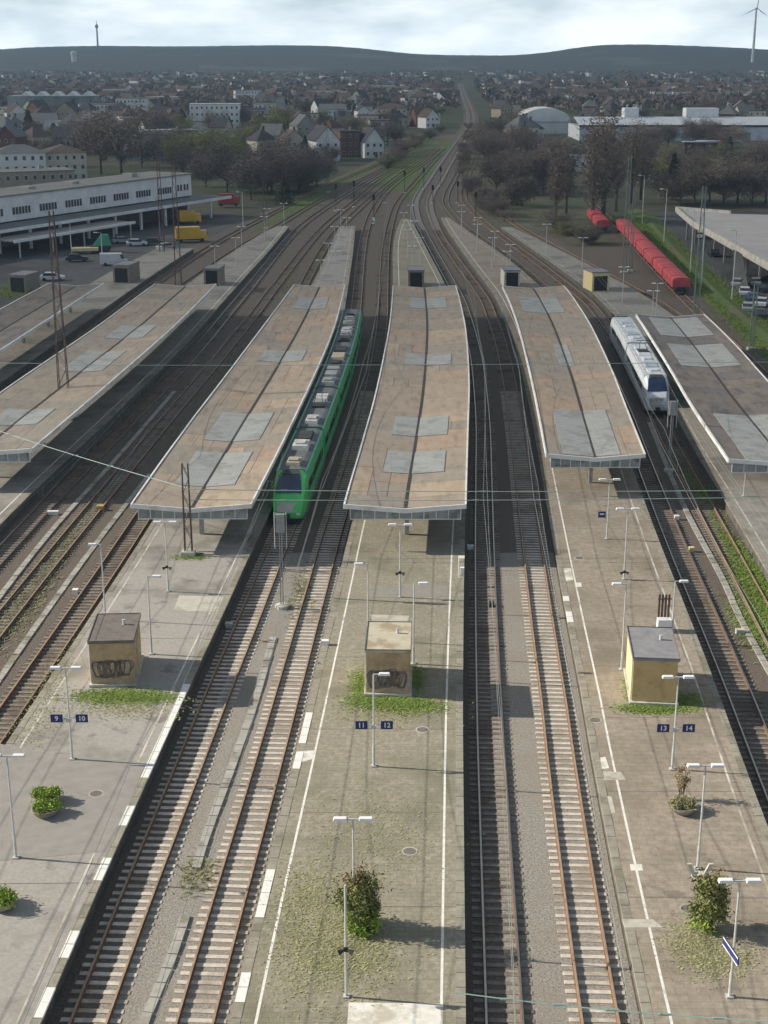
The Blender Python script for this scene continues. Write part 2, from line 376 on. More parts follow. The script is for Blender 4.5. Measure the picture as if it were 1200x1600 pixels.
mb = MB(); f12, f13 = T['t12'], T['t13']
mb.strip(off(f12, -3.2), off(f13, 3.4), 720, 2280, -.1, step=20)
tag(setting('main_line_trackbed', mb, M['ballast']))
mb = MB()
mb.prism([(-112,262),(-64,222),(-55,216),(-44.5,252),(-40.5,285),(-33,352),(-41,372),(-80,300)], -.34, -.02)
setting('station_forecourt', mb, M['asphalt'])
mb = MB()
mb.prism([(59,170),(57.6,205),(58.5,225),(60,250),(63.5,300),(69,372),(92,372),(130,372),(130,170)], -.34, -.02)
setting('car_park', mb, M['asphalt'])
mb = MB()
L = [(50.5,150),(50.0,175),(51.6,205),(52.8,230),(56.6,290),(61,350),(63,372)]; Rr = [(62,150),(58.6,175),(57.4,205),(58.2,230),(62.6,290),(68,350),(69,372)]
for i in range(len(L) - 1):
    a, b, c, d = L[i], Rr[i], Rr[i+1], L[i+1]
    ma, md = ((a[0]+b[0])/2, (a[1]+b[1])/2), ((c[0]+d[0])/2, (c[1]+d[1])/2)
    mb.add([(*a,.01),(*ma,.75),(*md,.75),(*d,.01)], [(0,1,2,3)]); mb.add([(*ma,.75),(*b,.0),(*c,.0),(*md,.75)], [(0,1,2,3)])
setting('grass_bank', mb, M['lawn'])
mb = MB()
mb.strip(spl([(330,-30.5),(400,-24),(450,-18),(520,-9),(640,14)]), spl([(330,-28.5),(400,-19),(450,-13),(520,-3),(640,17)]), 330, 640, .02)
setting('track_verge', mb, M['lawn'])
mb = MB(); mb.strip(off(T['t12'], -1.1), off(T['t12'], 1.1), 330, 2280, .03, step=10); mb.strip(off(T['t13'], -1.1), off(T['t13'], 1.1), 330, 2280, .03, step=10); setting('main_line_ballast', mb, mat('ballast_mid', (0.13,0.12,0.11), (0.27,0.25,0.23), 3, 0.95))
mb = MB(); mb.prism([tuple(at(x, y, 0))[:2] for x, y in ((588,288),(612,300),(640,292),(658,262),(676,238),(694,220),(672,218),(640,232),(612,248),(596,266))], -.1, .021); setting('green_verge', mb, M['lawn'])
mb = MB(); mb.prism([tuple(at(x, y, 0))[:2] for x, y in ((722,262),(728,300),(742,330),(800,378),(850,400),(840,350),(790,300),(760,250),(748,225),(738,232))], -.1, .012); setting('brown_verge', mb, M['scrub'])
mb = MB()
mb.strip(spl([(400,5.5),(430,7),(520,15.5),(620,24),(700,30)]), spl([(400,6.5),(430,10.5),(520,20),(620,28),(700,34)]), 400, 700, .024)
setting('middle_verge', mb, M['lawn'])
mb = MB()
mb.strip(spl([(300,40),(340,34.5),(400,31),(470,35),(560,42),(700,50)]), spl([(300,50),(340,52),(400,56),(470,58),(560,64),(700,72)]), 300, 700, .016)
setting('side_scrub', mb, M['scrub'])

# ------------------------------------------------------------------ railway tracks
SL = MB(); SL.box((0,0,-.035), (2.6,.26,.15), top=.97); SL_ME, SL_OLD_SHADED = SL.mesh('sleeper', M['sleeper']), SL.mesh('sleeper', M['sleeper_old_shaded'])
def track(key, y0, y1, label, single=None, bright=True, sl_to=330):
    f = T[key]; root = thing('railway_track', (f(y0), y0, 0), label, 'railway track', 'tracks through the station')
    for s in (-1, 1):
        m_ = MB(); fr = []
        y = y0
        while y <= y1:
            h = head(f, y); r = (math.cos(h), math.sin(h)); fr.append(((f(y) + r[0]*.752*s, y + r[1]*.752*s, .03), r))
            y += 2.5 if y < 260 else 8
        m_.sweep(fr, [(-.085,0),(.085,0),(.08,.035),(.025,.055),(.025,.15),(-.025,.15),(-.025,.055),(-.08,.035)])
        rail = wpart('rail', m_, M['rust'], root)
        m_ = MB(); m_.sweep(fr, [(-.045,.15),(.045,.15),(.045,.20),(-.045,.20)])
        link('running_face', m_.mesh('running_face', M['rail_top'] if bright else M['rail_dull'], root.location), rail)
    y = y0; far = MB(); n = 0
    while y < min(y1, sl_to):
        h = head(f, y)
        if single and single[0] <= y <= single[1] and n < 290:
            link('sleeper', SL_ME if key in ('t10','t11','t13') else SL_OLD_SHADED, root, (f(y) - root.location.x + rnd.uniform(-.02,.02), y - y0, rnd.uniform(-.008,.008)), h + rnd.uniform(-.01,.01)); n += 1
        else:
            far.box((f(y), y, -.035), (2.6,.26,.15), h)
        y += .62
    if far.f: tag(wpart('sleepers', far, M['sleeper_old_shaded'], root), kind='stuff')
    return root
track('t6', 150, 640, 'track beside the grey-roofed platform on the far left', None, False, 260)
track('t7', 120, 640, 'track along the left side of the brown-roofed platform at left edge', None, False, 300)
track('t8', 40, 640, 'shaded track along the right side of the leftmost brown-roofed platform', (95,170))
track('tm', 30, 640, 'middle track with no platform left of the green train', (88,165), False)
track('t9', 20, 640, 'rusty track along the platform edge under the number 9 sign', (62,170), False)
track('t10', 10, 640, 'track the green train stands on, between platforms 10 and 11', (44,135), False)
track('t11', 10, 640, 'sunlit track along the left edge of platform 11', (44,165), False)
track('t12', 10, 2280, 'track in the shade along the right edge of platform 12', (44,150))
track('t13', 10, 2280, 'sunlit curving track along the left edge of platform 13', (44,165), False)
track('t14', 10, 640, 'track right of the platform with the tan shed', (62,150))
track('t15', 20, 640, 'weedy track the white train stands on', (78,150), False)
track('t16', 90, 560, 'track behind the grey canopy on the right', None, False, 260)
track('t17', 130, 400, 'siding under the row of red wagons', None, False, 260)

# cable troughs: every lid is a piece
LID = MB(); LID.box((0,0,0), (.46,.98,.10), top=.96); LID_ME = LID.mesh('trough_lid', M['trough'])
def trough(tab, label, y0, y1, z=.05, near=150, gaps=()):
    f = spl(tab); root = thing('cable_trough', (f(y0), y0, 0), label, 'cable trough', 'cable troughs')
    y = y0; far = MB()
    while y < y1:
        if not any(a < y < b for a, b in gaps):
            if y < near: link('trough_lid', LID_ME, root, (f(y) - f(y0), y - y0, z + rnd.uniform(-.012,.02)), head(f, y) + rnd.uniform(-.02,.02))
            else: far.box((f(y), y, z), (.46,.98,.1), head(f, y))
        y += 1.0
    if far.f: tag(wpart('trough_lids', far, M['trough'], root), kind='stuff')
P_ = lambda l: sorted((at(x, y, .05).y, at(x, y, .05).x) for x, y in l)
trough(P_([(224,1600),(280,1463),(300,1380),(320,1313),(363,1197),(397,1100),(430,985)]), 'pale cable trough on the ballast between tracks 10 and 11', 47, 90, gaps=((56.5,60.2),))
trough([(78,24.9),(92,25.3),(101,25.9),(118,26.6),(150,29.0)], 'cable trough with a dark gap between track 14 and the weedy track', 76, 150)
trough([(85,-28.6),(110,-28.1),(135,-26.6),(165,-25.0)], 'pale concrete path of lids beside the middle track on the left', 85, 165, .06)
trough([(75,-24.9),(92,-24.4),(110,-23.6),(130,-22.4)], 'weathered cable trough next to the rusty track by platform 9', 80, 130, .02)

# ------------------------------------------------------------------ platforms
ZP = 0.96
CP = MB(); CP.box((0,0,0), (.42,.985,.12), top=.985)
CPG, CPW = CP.mesh('coping_stone', M['coping_grey']), CP.mesh('coping_stone', M['coping_white'])
def platform(kl, kr, y0, y1, m_, name, near=125, white=(), lines=(1,1), lmat=('line_white','line_white')):
    fl, fr = E[kl], E[kr]
    mb = MB(); mb.strip(off(fl, .4), off(fr, -.4), y0, y1, ZP - .012, step=2.5)
    root = setting(name, mb, m_)
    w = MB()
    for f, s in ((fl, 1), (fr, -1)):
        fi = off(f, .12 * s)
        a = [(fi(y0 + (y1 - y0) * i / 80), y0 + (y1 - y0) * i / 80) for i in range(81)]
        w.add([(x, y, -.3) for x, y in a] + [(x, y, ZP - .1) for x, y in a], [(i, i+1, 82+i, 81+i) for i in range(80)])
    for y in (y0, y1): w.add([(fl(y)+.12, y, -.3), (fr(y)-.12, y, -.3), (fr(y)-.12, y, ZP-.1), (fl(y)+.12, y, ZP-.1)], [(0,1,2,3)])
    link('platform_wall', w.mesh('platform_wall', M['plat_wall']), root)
    far = MB()
    for f, s, side in ((fl, 1, 'L'), (fr, -1, 'R')):
        y = y0 + .5
        while y < y1:
            x = f(y) + .21 * s; h = head(f, y)
            if 42 < y < near:
                wh = any(sd == side and a <= y <= b for sd, a, b in white)
                link('coping_stone', CPW if wh else CPG, root, (x, y, ZP - .06 + rnd.uniform(-.008,.008) + (.012 if wh else 0)), h + rnd.uniform(-.006,.006))
            else: far.box((x, y, ZP - .06), (.42,.99,.12), h)
            y += 1.0
    if far.f: tag(link('coping_stones', far.mesh('coping_stones', M['coping_grey']), root), kind='stuff')
    y = max(y0 + 3, 46)
    while y < min(y1, 118) and near:
        j = MB(); a = rnd.uniform(-.12,.12); j.add([(fl(y)+.45, y-.03, ZP-.0075), (fr(y)-.45, y-.03+a, ZP-.0075), (fr(y)-.45, y+.03+a, ZP-.0075), (fl(y)+.45, y+.03, ZP-.0075)], [(0,1,2,3)])
        link('expansion_joint', j.mesh('expansion_joint', M['kroof_dark']), root); y += rnd.uniform(7, 12)
    for f, s, on, lm in ((fl, 1, lines[0], lmat[0]), (fr, -1, lines[1], lmat[1])):
        if on:
            l = MB(); l.strip(off(f, (on if s > 0 else -on) - .06), off(f, (on if s > 0 else -on) + .06), y0, y1, ZP - .006, step=2.5)
            link('safety_line', l.mesh('safety_line', M[lm]), root)
    return root
platform('56L', '56R', 150, 290, M['plat_far'], 'platform_far_left', 0, (), (0,0))
platform('78L', '78R', 50, 330, M['plat_far'], 'platform_left', 0, (), (0,.9))
p910 = platform('910L', '910R', 12, 330, M['plat_left'], 'platform_9_10', 118,
         [('R',48,50),('R',52,54.2),('R',57.6,59.5),('R',63.0,65.2),('R',68.2,80.2)], (.95,.95), ('line_worn','line_worn'))
p1112 = platform('1112L', '1112R', 12, 345, M['plat_mid'], 'platform_11_12', 118,
         [('L',49.2,50.6),('L',54.6,59.4),('L',69.2,70.8),('L',72.5,76)], (1.05,1.0))
p1314 = platform('1314L', '1314R', 12, 348, M['plat_right'], 'platform_13_14', 130, [('L',94,95.4),('L',90,92.2)], (1.1,1.15), ('line_white','line_worn'))
platform('1516L', '1516R', 30, 328, M['plat_far'], 'platform_15_16', 0, (), (.9,0), ('line_worn','line_worn'))

def patch(root, pts, m_, dz=.0, name='paving_patch'):
    mb = MB(); mb.prism(pts, ZP - .05, ZP - .003 + dz); link(name, mb.mesh(name, m_), root)
def pxpatch(root, pl, m_, dz=0.0): patch(root, [tuple(at(x, y, ZP))[:2] for x, y in pl], m_, dz)
M['patch_white'] = mat('patch_concrete_pale', (0.60,0.58,0.52), (0.76,0.74,0.68), 2.0, 0.9, (0.48,0.44,0.36), 0.8)
M['patch_grey'] = mat('patch_asphalt_grey', (0.24,0.225,0.195), (0.29,0.27,0.235), 2.0, 0.92)
M['patch_pale'] = mat('patch_pale_concrete', (0.42,0.40,0.34), (0.52,0.49,0.42), 2.0, 0.92, (0.34,0.31,0.25), 0.6)
pxpatch(p1112, [(542,1612),(545,1566),(688,1568),(690,1612)], M['patch_white'])
pxpatch(p1112, [(575,916),(700,914),(700,932),(573,934)], M['patch_grey'])
pxpatch(p1112, [(578,960),(640,962),(634,976),(583,976)], M['patch_pale'])
pxpatch(p1112, [(458,1194),(464,1174),(492,1172),(488,1186)], M['patch_white'])
pxpatch(p1112, [(716,868),(726,868),(724,902),(716,902)], M['patch_white'])
pxpatch(p1314, [(880,888),(892,888),(896,906),(884,908)], M['patch_white'])
pxpatch(p1314, [(972,1436),(1020,1436),(1036,1449),(976,1449)], M['patch_pale'])
pxpatch(p1314, [(930,1185),(946,1182),(952,1200),(934,1202)], M['patch_white'])
pxpatch(p1314, [(940,1205),(970,1206),(978,1218),(944,1219)], M['patch_pale'])
pxpatch(p1314, [(938,1240),(956,1245),(962,1270),(944,1272)], M['patch_pale'])
pxpatch(p1314, [(984,1350),(1003,1350),(1005,1360),(986,1360)], M['patch_white'])
pxpatch(p1314, [(898,910),(908,910),(909,917),(899,917)], M['patch_white'])
pxpatch(p910, [(0,1162),(62,1175),(228,1192),(170,1330),(0,1345)], mat('patch_tar', (0.25,0.235,0.215), (0.30,0.28,0.255), 1.2, 0.92))
pxpatch(p910, [(280,930),(350,932),(340,955),(270,955)], M['patch_pale'])

# ------------------------------------------------------------------ canopies
def canopy(kl, kr, y0, y1, label, mats_, lights, front=True, gut=.5, cols=True, ze=4.75, tower=None):
    fl, fr = off(E[kl], -.02), off(E[kr], .02)
    fm = lambda y: fl(y) * (1 - gut) + fr(y) * gut
    zc = ze - .38
    root = thing('platform_canopy', (fm(y0), y0, ZP), label, 'canopy', 'platform canopies')
    d = MB()
    d.strip(fl, fm, y0, y1, ze - .16, zc - .16, 2.5); d.strip(fm, fr, y0, y1, zc - .16, ze - .16, 2.5)
    wpart('roof_deck', d, M['kroof_dark'], root)
    # roofing sheets, each a piece of its own
    y = y0; k = 0
    while y < y1 - .5:
        ln = min(rnd.choice((3.0, 4.0, 4.0, 5.0, 6.5)), y1 - y)
        base = rnd.choice(mats_)
        for a, b, za, zb in ((fl, fm, ze, zc), (fm, fr, zc, ze)):
            ns = rnd.choice((1, 1, 2, 3))
            for q in range(ns):
                fa = (lambda yy, a=a, b=b, t=q/ns: a(yy)*(1-t) + b(yy)*t); fb = (lambda yy, a=a, b=b, t=(q+1)/ns: a(yy)*(1-t) + b(yy)*t)
                z0_, z1_ = za + (zb - za) * q / ns, za + (zb - za) * (q + 1) / ns
                p = MB(); dz = rnd.uniform(0, .012); vs_ = []
                e = .018
                for yy in (y + e, y + ln - e):
                    for ff, zz, sgn in ((fa, z0_, 1), (fb, z1_, -1)): vs_ += [(ff(yy) + e*sgn, yy, zz - .15), (ff(yy) + e*sgn, yy, zz - .02 + dz)]
                p.add(vs_, [(1,3,7,5), (0,2,3,1), (2,6,7,3), (6,4,5,7), (4,0,1,5)])
                wpart('roof_sheet', p, M[base if rnd.random() < .55 else rnd.choice(mats_)], root)
        y += ln
    g = MB(); g.strip(off(fm, -.13), off(fm, .13), y0, y1, zc + .025, step=2.5); wpart('gutter', g, M['gutter'], root)
    for f, s in ((fl, -1), (fr, 1)):
        fr_ = []
        n = int((y1 - y0) / 2.5)
        for i in range(n + 1):
            yy = y0 + (y1 - y0) * i / n; fr_.append(((f(yy), yy, 0), (1, 0)))
        m_ = MB(); m_.sweep(fr_, [(-.07*1, ze - .34), (.07, ze - .34), (.07, ze + .05), (-.07, ze + .05)])
        wpart('fascia', m_, M['fascia'], root)
    for yy, sg in ((y0, -1), (y1, 1)):
        m_ = MB()
        for xa, za, xb, zb in ((fl(yy), ze, fm(yy), zc), (fm(yy), zc, fr(yy), ze)):
            m_.add([(xa, yy, za-.30),(xb, yy, zb-.30),(xb, yy, zb+.06),(xa, yy, za+.06),(xa, yy+.12*sg, za-.30),(xb, yy+.12*sg, zb-.30),(xb, yy+.12*sg, zb+.06),(xa, yy+.12*sg, za+.06)],
                   [(0,1,2,3),(4,7,6,5),(0,4,5,1),(3,2,6,7),(0,3,7,4),(1,5,6,2)])
        wpart('end_fascia', m_, M['fascia'], root)
    if front:
        xl, xr = fl(y0) + .45, fr(y0) - .35; n = 9
        for i in range(n):
            a, b = xl + (xr - xl) * i / n, xl + (xr - xl) * (i + 1) / n
            m_ = MB(); m_.box(((a+b)/2, y0 + .35, ze - .80), (b - a - .07, .05, .92)); wpart('end_pane', m_, M['screen'], root)
        m_ = MB(); m_.box(((xl+xr)/2, y0 + .35, ze - 1.30), (xr - xl, .1, .07))
        for i in range(n + 1): m_.box((xl + (xr - xl) * i / n, y0 + .35, ze - .82), (.06, .09, .9))
        wpart('screen_frame', m_, M['fascia'], root)
    y = y0 + 4.0
    while cols and y < y1 - 2:
        x = fm(y); m_ = MB()
        m_.box((x, y, (ZP + zc - .2) / 2), (.34, .34, zc - .2 - ZP))
        for s in (-1, 1):
            w = (fr(y) - fl(y)) * .42; m_.add([(x, y-.1, zc-.9),(x, y+.1, zc-.9),(x+s*w, y+.1, ze-.42),(x+s*w, y-.1, ze-.42),(x, y-.1, zc-.18),(x, y+.1, zc-.18),(x+s*w, y+.1, ze-.2),(x+s*w, y-.1, ze-.2)],
                [(0,1,2,3),(4,7,6,5),(0,3,7,4),(1,5,6,2),(3,2,6,7)])
        wpart('column', m_, M['steel'], root); y += 12.0
    for (ya, yb, ta, tb) in lights:                # pale sheets astride the gutter; t runs from edge (0) to gutter (.5) to edge (1)
        for side, (t0, t1) in enumerate(((ta, .488), (.512, tb))):
            def fx(yy, t): return (fl(yy) + (fm(yy) - fl(yy)) * t * 2) if t < .5 else (fm(yy) + (fr(yy) - fm(yy)) * (t - .5) * 2)
            def fz(t): return ze + (zc - ze) * (t * 2 if t < .5 else (1 - t) * 2)
            p = MB(); vs_ = []
            for yy in (ya, yb):
                for t in (t0, t1): vs_ += [(fx(yy, t), yy, fz(t) - .02), (fx(yy, t), yy, fz(t) + .035)]
            p.add(vs_, [(1,3,7,5), (0,2,3,1), (2,6,7,3), (6,4,5,7), (4,0,1,5)]); wpart('roof_light', p, M['rooflight'], root)
    return root
BR = ['roof0','roof1','roof2','roof3','roof5']; DK = ['roof2','roof3','roof4','roof3']; GR = ['roofg0','roofg1','roofg2']
def ly(*ys): return [(at(600, a, 4.7).y, at(600, b, 4.7).y) for a, b in ys]
canopy('56L', '56R', 150, 218, 'grey felt canopy roof on the far left beside the forecourt', GR, [], False)
canopy('78L', '78R', 121.4, 217.5, 'brown canopy roof at the left edge with a tall lattice mast through it', DK + ['roof1'],
       [(a, b, .27, .74) for a, b in ly((660,636),(577,546),(526,506))])
canopy('910L', '910R', 105.0, 217, 'brown canopy roof left of the green train', BR,
       [(a, b, .24, .76) for a, b in ly((755,703),(685,642),(562,545),(480,462))])
canopy('1112L', '1112R', 104.9, 216, 'brown canopy roof in the middle, right of the green train', BR,
       [(a, b, .26, .80) for a, b in ly((735,702),(677,648),(567,550),(479,463))])
canopy('1314L', '1314R', 119.6, 215.5, 'curved brown canopy roof right of the middle one', ['roof1','roof2','roof3','roof2','roof5'],
       [(a, b, .17, .76) for a, b in ly((708,638),(486,462))] + [(at(600,568,4.7).y, at(600,535,4.7).y, .40, .58)])
canopy('1516L', '1516R', 118.0, 190.5, 'dark grey canopy roof at the right edge beside the white train', GR,
       [(a, b, .16, .86) for a, b in ly((718,645),(570,536),(523,495))])

# ------------------------------------------------------------------ sheds on the platforms
def shed(px, dims, wall, roofm, label, side=None, z=ZP, graf=None, door=None, loc=None, rz=0.0, plinth=True, name='equipment_shed'):
    p = loc or at(px[0], px[1], z); w, d, h = dims
    root = thing(name, (p[0], p[1], z), label, 'shed', None, rz)
    m_ = MB(); m_.box((0, d/2, h/2), (w, d, h)); lpart('wall', m_, wall, root)
    if side:
        m_ = MB(); m_.box((-w/2 - .012, d/2, h/2), (.02, d - .02, h - .02)); lpart('side_panel', m_, side, root)
    m_ = MB(); m_.box((0, d/2, h + .09), (w + .22, d + .22, .16), top=.985); lpart('roof', m_, roofm, root)
    m_ = MB()
    for sx in (-1, 1): m_.box((sx*(w/2 + .09), d/2, h + .19), (.05, d + .2, .05))
    m_.box((0, -.08, h + .19), (w + .14, .05, .05)); m_.box((0, d + .08, h + .19), (w + .14, .05, .05)); lpart('roof_edge', m_, M['kroof_dark'], root)
    if plinth: m_ = MB(); m_.box((0, d/2 - .05, .08), (w + .3, d + .35, .15)); lpart('plinth', m_, M['concrete'], root)
    if name == 'equipment_shed':
        m_ = MB(); m_.box((w/2 + .02, d*.62, 1.15), (.04, .95, 2.0)); dr = lpart('door', m_, M['kiosk_tan'], root)
        m_ = MB(); m_.box((w/2 + .055, d*.62 + .35, 1.1), (.05, .12, .05)); lpart('handle', m_, M['galv'], dr)
        m_ = MB(); m_.box((w/2 + .02, d*.25, 2.25), (.05, .6, .35)); lpart('vent', m_, M['steel'], root)
        m_ = MB(); m_.tube((-w/2 - .06, .15, .1), (-w/2 - .06, .15, h), .045, 6); lpart('downpipe', m_, M['galv'], root)
        m_ = MB(); m_.tube((w*.2, d*.6, h + .15), (w*.2, d*.6, h + .5), .09, 8); lpart('roof_pipe', m_, M['galv'], root)
    if door:
        m_ = MB(); m_.box((door[0], -.02, door[2]/2 + .1), (door[1], .06, door[2])); lpart('doorway', m_, M['dark'], root)
    if graf:
        r2 = random.Random(graf[1])
        for cm, n, th in graf[0]:                      # painted letters: fat looping strokes on the front wall
            g = MB()
            for k in range(n):
                cx = -w/2 + .3 + (w - .6) * (k + .5) / n; cz = h * .38 + r2.uniform(-.12,.12); a0 = r2.uniform(0, 6.28)
                rx, rz_ = w / n * r2.uniform(.55,.85), h * r2.uniform(.2,.27); pts = []
                for q in range(15):
                    t = a0 + q * .42; pts.append((cx + rx * math.cos(t) * (1 + .25*math.sin(3*t)), cz + rz_ * math.sin(t) * (1 + .3*math.cos(2*t))))
                for (xa, za), (xb, zb) in zip(pts, pts[1:]):
                    dx, dz = xb - xa, zb - za; ll = math.hypot(dx, dz) or 1; nx, nz = -dz/ll*th, dx/ll*th
                    g.add([(xa-nx, -.006, za-nz), (xb-nx, -.006, zb-nz), (xb+nx, -.006, zb+nz), (xa+nx, -.006, za+nz)], [(0,1,2,3)])
            lpart('graffiti', g, cm, root)
    return root
shed((177,1071), (2.6,4.3,2.84), M['kiosk_brown'], M['kroof_dark'], 'brown shed with dark roof and outlined graffiti on platform 9',
     graf=([(M['graf_grey'],5,.16),(M['graf_brown'],6,.055),(M['graf_brown'],4,.04)], 3), rz=.06)
shed((606,1086), (2.6,4.3,2.84), M['kiosk_brown'], M['kroof_light'], 'brown shed with pale roof and purple graffiti on platform 11',
     graf=([(M['graf_grey'],5,.17),(M['graf_purple'],7,.05),(M['graf_brown'],5,.04)], 8), rz=-.03)
shed((1021,1100), (2.6,4.7,2.84), M['kiosk_tan'], M['kroof_grey'], 'tan shed with grey roof and yellow side on platform 13', side=M['kiosk_yellow'], rz=-.09)
M['kiosk_dim'] = mat('stair_house_render', (0.22,0.19,0.15), (0.29,0.25,0.20), 2, 0.9)
def stairs_house(px, py, label, wall, dims=(3.2,6.0,3.0), z=ZP, rz=0.0):
    shed((px, py), dims, wall, M['kroof_grey'], label, z=z, door=(0, dims[0]-.7, 2.4), plinth=False, name='stair_house', rz=rz)
stairs_house(650, 449, 'stair house with dark opening behind the middle canopy', M['kiosk_dim'], (2.7,5,2.7))
stairs_house(800, 449, 'stair house with dark opening behind the curved brown canopy', M['concrete'], (2.7,5,2.7), rz=.05)
stairs_house(938, 455, 'yellow-sided stair house beyond the grey canopy on the right', M['kiosk_yellow'], (3.0,4.5,3.0), rz=.2)
stairs_house(331, 446, 'stair house at the far end of the leftmost brown canopy', M['kiosk_dim'], (2.7,4.5,2.7), rz=-.1)
stairs_house(190, 442, 'stair house between the grey canopy and the parked cars', M['kiosk_dim'], (3.0,5,2.9), rz=-.2)
stairs_house(28, 457, 'small dark shelter on the grass at the left edge', M['kiosk_dim'], (3.2,5,2.8), -.02, rz=-.25)

# ------------------------------------------------------------------ lamps, number signs, loudspeakers
LP = {}
def lamp_mesh(h, kind):
    if (h, kind) in LP: return LP[(h, kind)]
    p = MB(); p.tube((0,0,0), (0,0,1.2), .075, 8); p.tube((0,0,1.2), (0,0,h), .055, 8, .042)
    p.box((0,0,.03), (.28,.28,.06))
    a = MB()
    heads = []
    if kind == 'twin':
        a.box((0,0,h), (1.3,.07,.06)); heads = [-.56, .56]
    elif kind == 'left': a.box((-.28,0,h), (.6,.06,.06)); heads = [-.58]
    else: a.box((.28,0,h), (.6,.06,.06)); heads = [.58]
    hd = MB(); hd.box((0,0,.02), (.62,.26,.12), top=.85)
    LP[(h, kind)] = (p.mesh('pole', M['galv']), a.mesh('arm', M['galv']), hd.mesh('lamp_head', M['lamp_white']), heads)
    return LP[(h, kind)]
def lamp(x, y, label, kind='twin', h=5.5, rz=0.0, px=True, group='platform lamps', z=ZP):
    p = at(x, y, z) if px else Vector((x, y, z))
    root = thing('platform_lamp', p, label, 'lamp', group, rz); pm, am, hm, heads = lamp_mesh(h, kind)
    link('pole', pm, root); ar = link('arm', am, root)
    for hx in heads: link('lamp_head', hm, ar, (hx, 0, h))
    return root
def text_mesh(t, size, m_):
    """lettering in the built-in typeface, upright and facing -Y"""
    cu = bpy.data.curves.new('lettering', 'FONT'); cu.body = t; cu.size = size; cu.align_x = 'CENTER'; cu.align_y = 'CENTER'; cu.extrude = .006; cu.offset = .008; cu.resolution_u = 3
    o = bpy.data.objects.new('lettering', cu); col.objects.link(o); bpy.context.view_layer.update()
    me = bpy.data.meshes.new_from_object(o.evaluated_get(bpy.context.evaluated_depsgraph_get()))
    bpy.data.objects.remove(o); bpy.data.curves.remove(cu)
    for v in me.vertices: v.co = (v.co.x, -v.co.z, v.co.y)
    me.materials.clear(); me.materials.append(m_); return me
def number_sign(x, y, left, right, label, h=2.55):
    p = at(x, y, ZP); root = thing('number_sign', (p.x, p.y, ZP + h), label, 'sign', 'platform number signs')
    br = MB(); br.box((0,-.075,0), (1.5,.03,.05)); br.tube((0,-.06,-.1), (0,-.06,.1), .03, 6); br.box((0,-.13,-.1), (.28,.16,.2)); lpart('bracket', br, M['galv'], root)
    for sx, t in ((-.66, left), (.72, right)):
        b = MB(); b.box((0,0,0), (.66,.06,.46)); bo = lpart('sign_board', b, M['sign_blue'], root, (sx,-.12,0))
        link('number', text_mesh(t, .40, M['sign_white']), bo, (0,-.04,0))
def speaker(x, y, label, h=2.1, z=ZP):
    p = at(x, y, z); root = thing('loudspeaker', (p.x, p.y, z + h), label, 'loudspeaker', 'loudspeakers on the poles')
    for s in (-1, 1):
        m_ = MB(); m_.tube((s*.08,-.08,0), (s*.30,-.16,-.08), .05, 8, .13); lpart('horn', m_, M['black'], root)
    m_ = MB(); m_.box((0,-.065,.02), (.18,.06,.2)); lpart('bracket', m_, M['black'], root)
lamp(25, 1340, 'twin-headed lamp at the left edge nearest the green planter bowls')
lamp(113, 1186, 'twin-headed lamp carrying the signs 9 and 10')
number_sign(113, 1186, '9', '10', 'blue number signs 9 and 10 on a lamp pole')
lamp(584, 1197, 'lamp carrying the signs 11 and 12', 'right')
number_sign(584, 1197, '11', '12', 'blue number signs 11 and 12 on a lamp pole')
lamp(1050, 1202, 'twin-headed lamp carrying the signs 13 and 14')
number_sign(1050, 1202, '13', '14', 'blue number signs 13 and 14 on a lamp pole')
lamp(553, 1450, 'twin-headed lamp standing in the bush on the middle platform')
lamp(1090, 1357, 'twin-headed lamp above the broken concrete planter on the right platform')
lamp(1140, 1557, 'twin-headed lamp with slanted blue board nearest the camera on the right')
lamp(165, 968, 'single-headed lamp leaning left behind the brown shed on platform 9', 'left')
lamp(237, 1022, 'single-headed lamp at the right corner of the brown shed on platform 9', 'right', 5.4)
lamp(575, 1000, 'single-headed lamp at the left of the pale-roofed shed', 'left', 5.4)
lamp(646, 1037, 'single-headed lamp at the right corner of the pale-roofed shed', 'right', 5.5)
lamp(975, 905, 'twin-headed lamp in front of the curved brown canopy')
lamp(971, 1046, 'tall single-headed lamp beside the yellow side of the tan shed', 'left', 5.8)
lamp(948, 842, 'twin-headed lamp under the front edge of the curved brown canopy', 'twin', 5.0)
lamp(1050, 986, 'single-headed lamp beside the white cabinet', 'right', 3.6)
lamp(625, 933, 'twin-headed lamp in front of the middle canopy')
lamp(263, 924, 'twin-headed lamp in front of the canopy left of the green train', 'twin', 5.3)
lamp(1162, 775, 'lamp at the right platform by the grey canopy', 'right', 2.2)
p = at(541, 1557, ZP); r_ = thing('loudspeaker_post', p, 'bare thin post with loudspeakers nearest the camera on the middle platform', 'post')
m_ = MB(); m_.tube((0,0,0), (0,0,5.3), .06, 8, .045); m_.box((0,0,.03), (.26,.26,.06)); lpart('pole', m_, M['galv'], r_)
speaker(541, 1557, 'loudspeakers on the bare thin post near the bush', 2.3)
speaker(625, 933, 'loudspeakers on the lamp pole in front of the middle canopy', 1.9)
speaker(263, 924, 'loudspeakers on the lamp pole in front of the canopy left of the train', 1.9)
speaker(975, 905, 'loudspeakers on the lamp pole in front of the curved brown canopy', .6)
p = at(948, 842, ZP); r_ = thing('hanging_sign', (p.x, p.y, ZP + 2.1), 'small blue sign on the lamp in front of the curved brown canopy', 'sign')
m_ = MB(); m_.box((-.5,-.1,0), (.6,.05,.5)); lpart('sign_board', m_, M['sign_blue'], r_); m_ = MB(); m_.box((-.1,-.07,.0), (.8,.03,.05)); lpart('bracket', m_, M['galv'], r_)
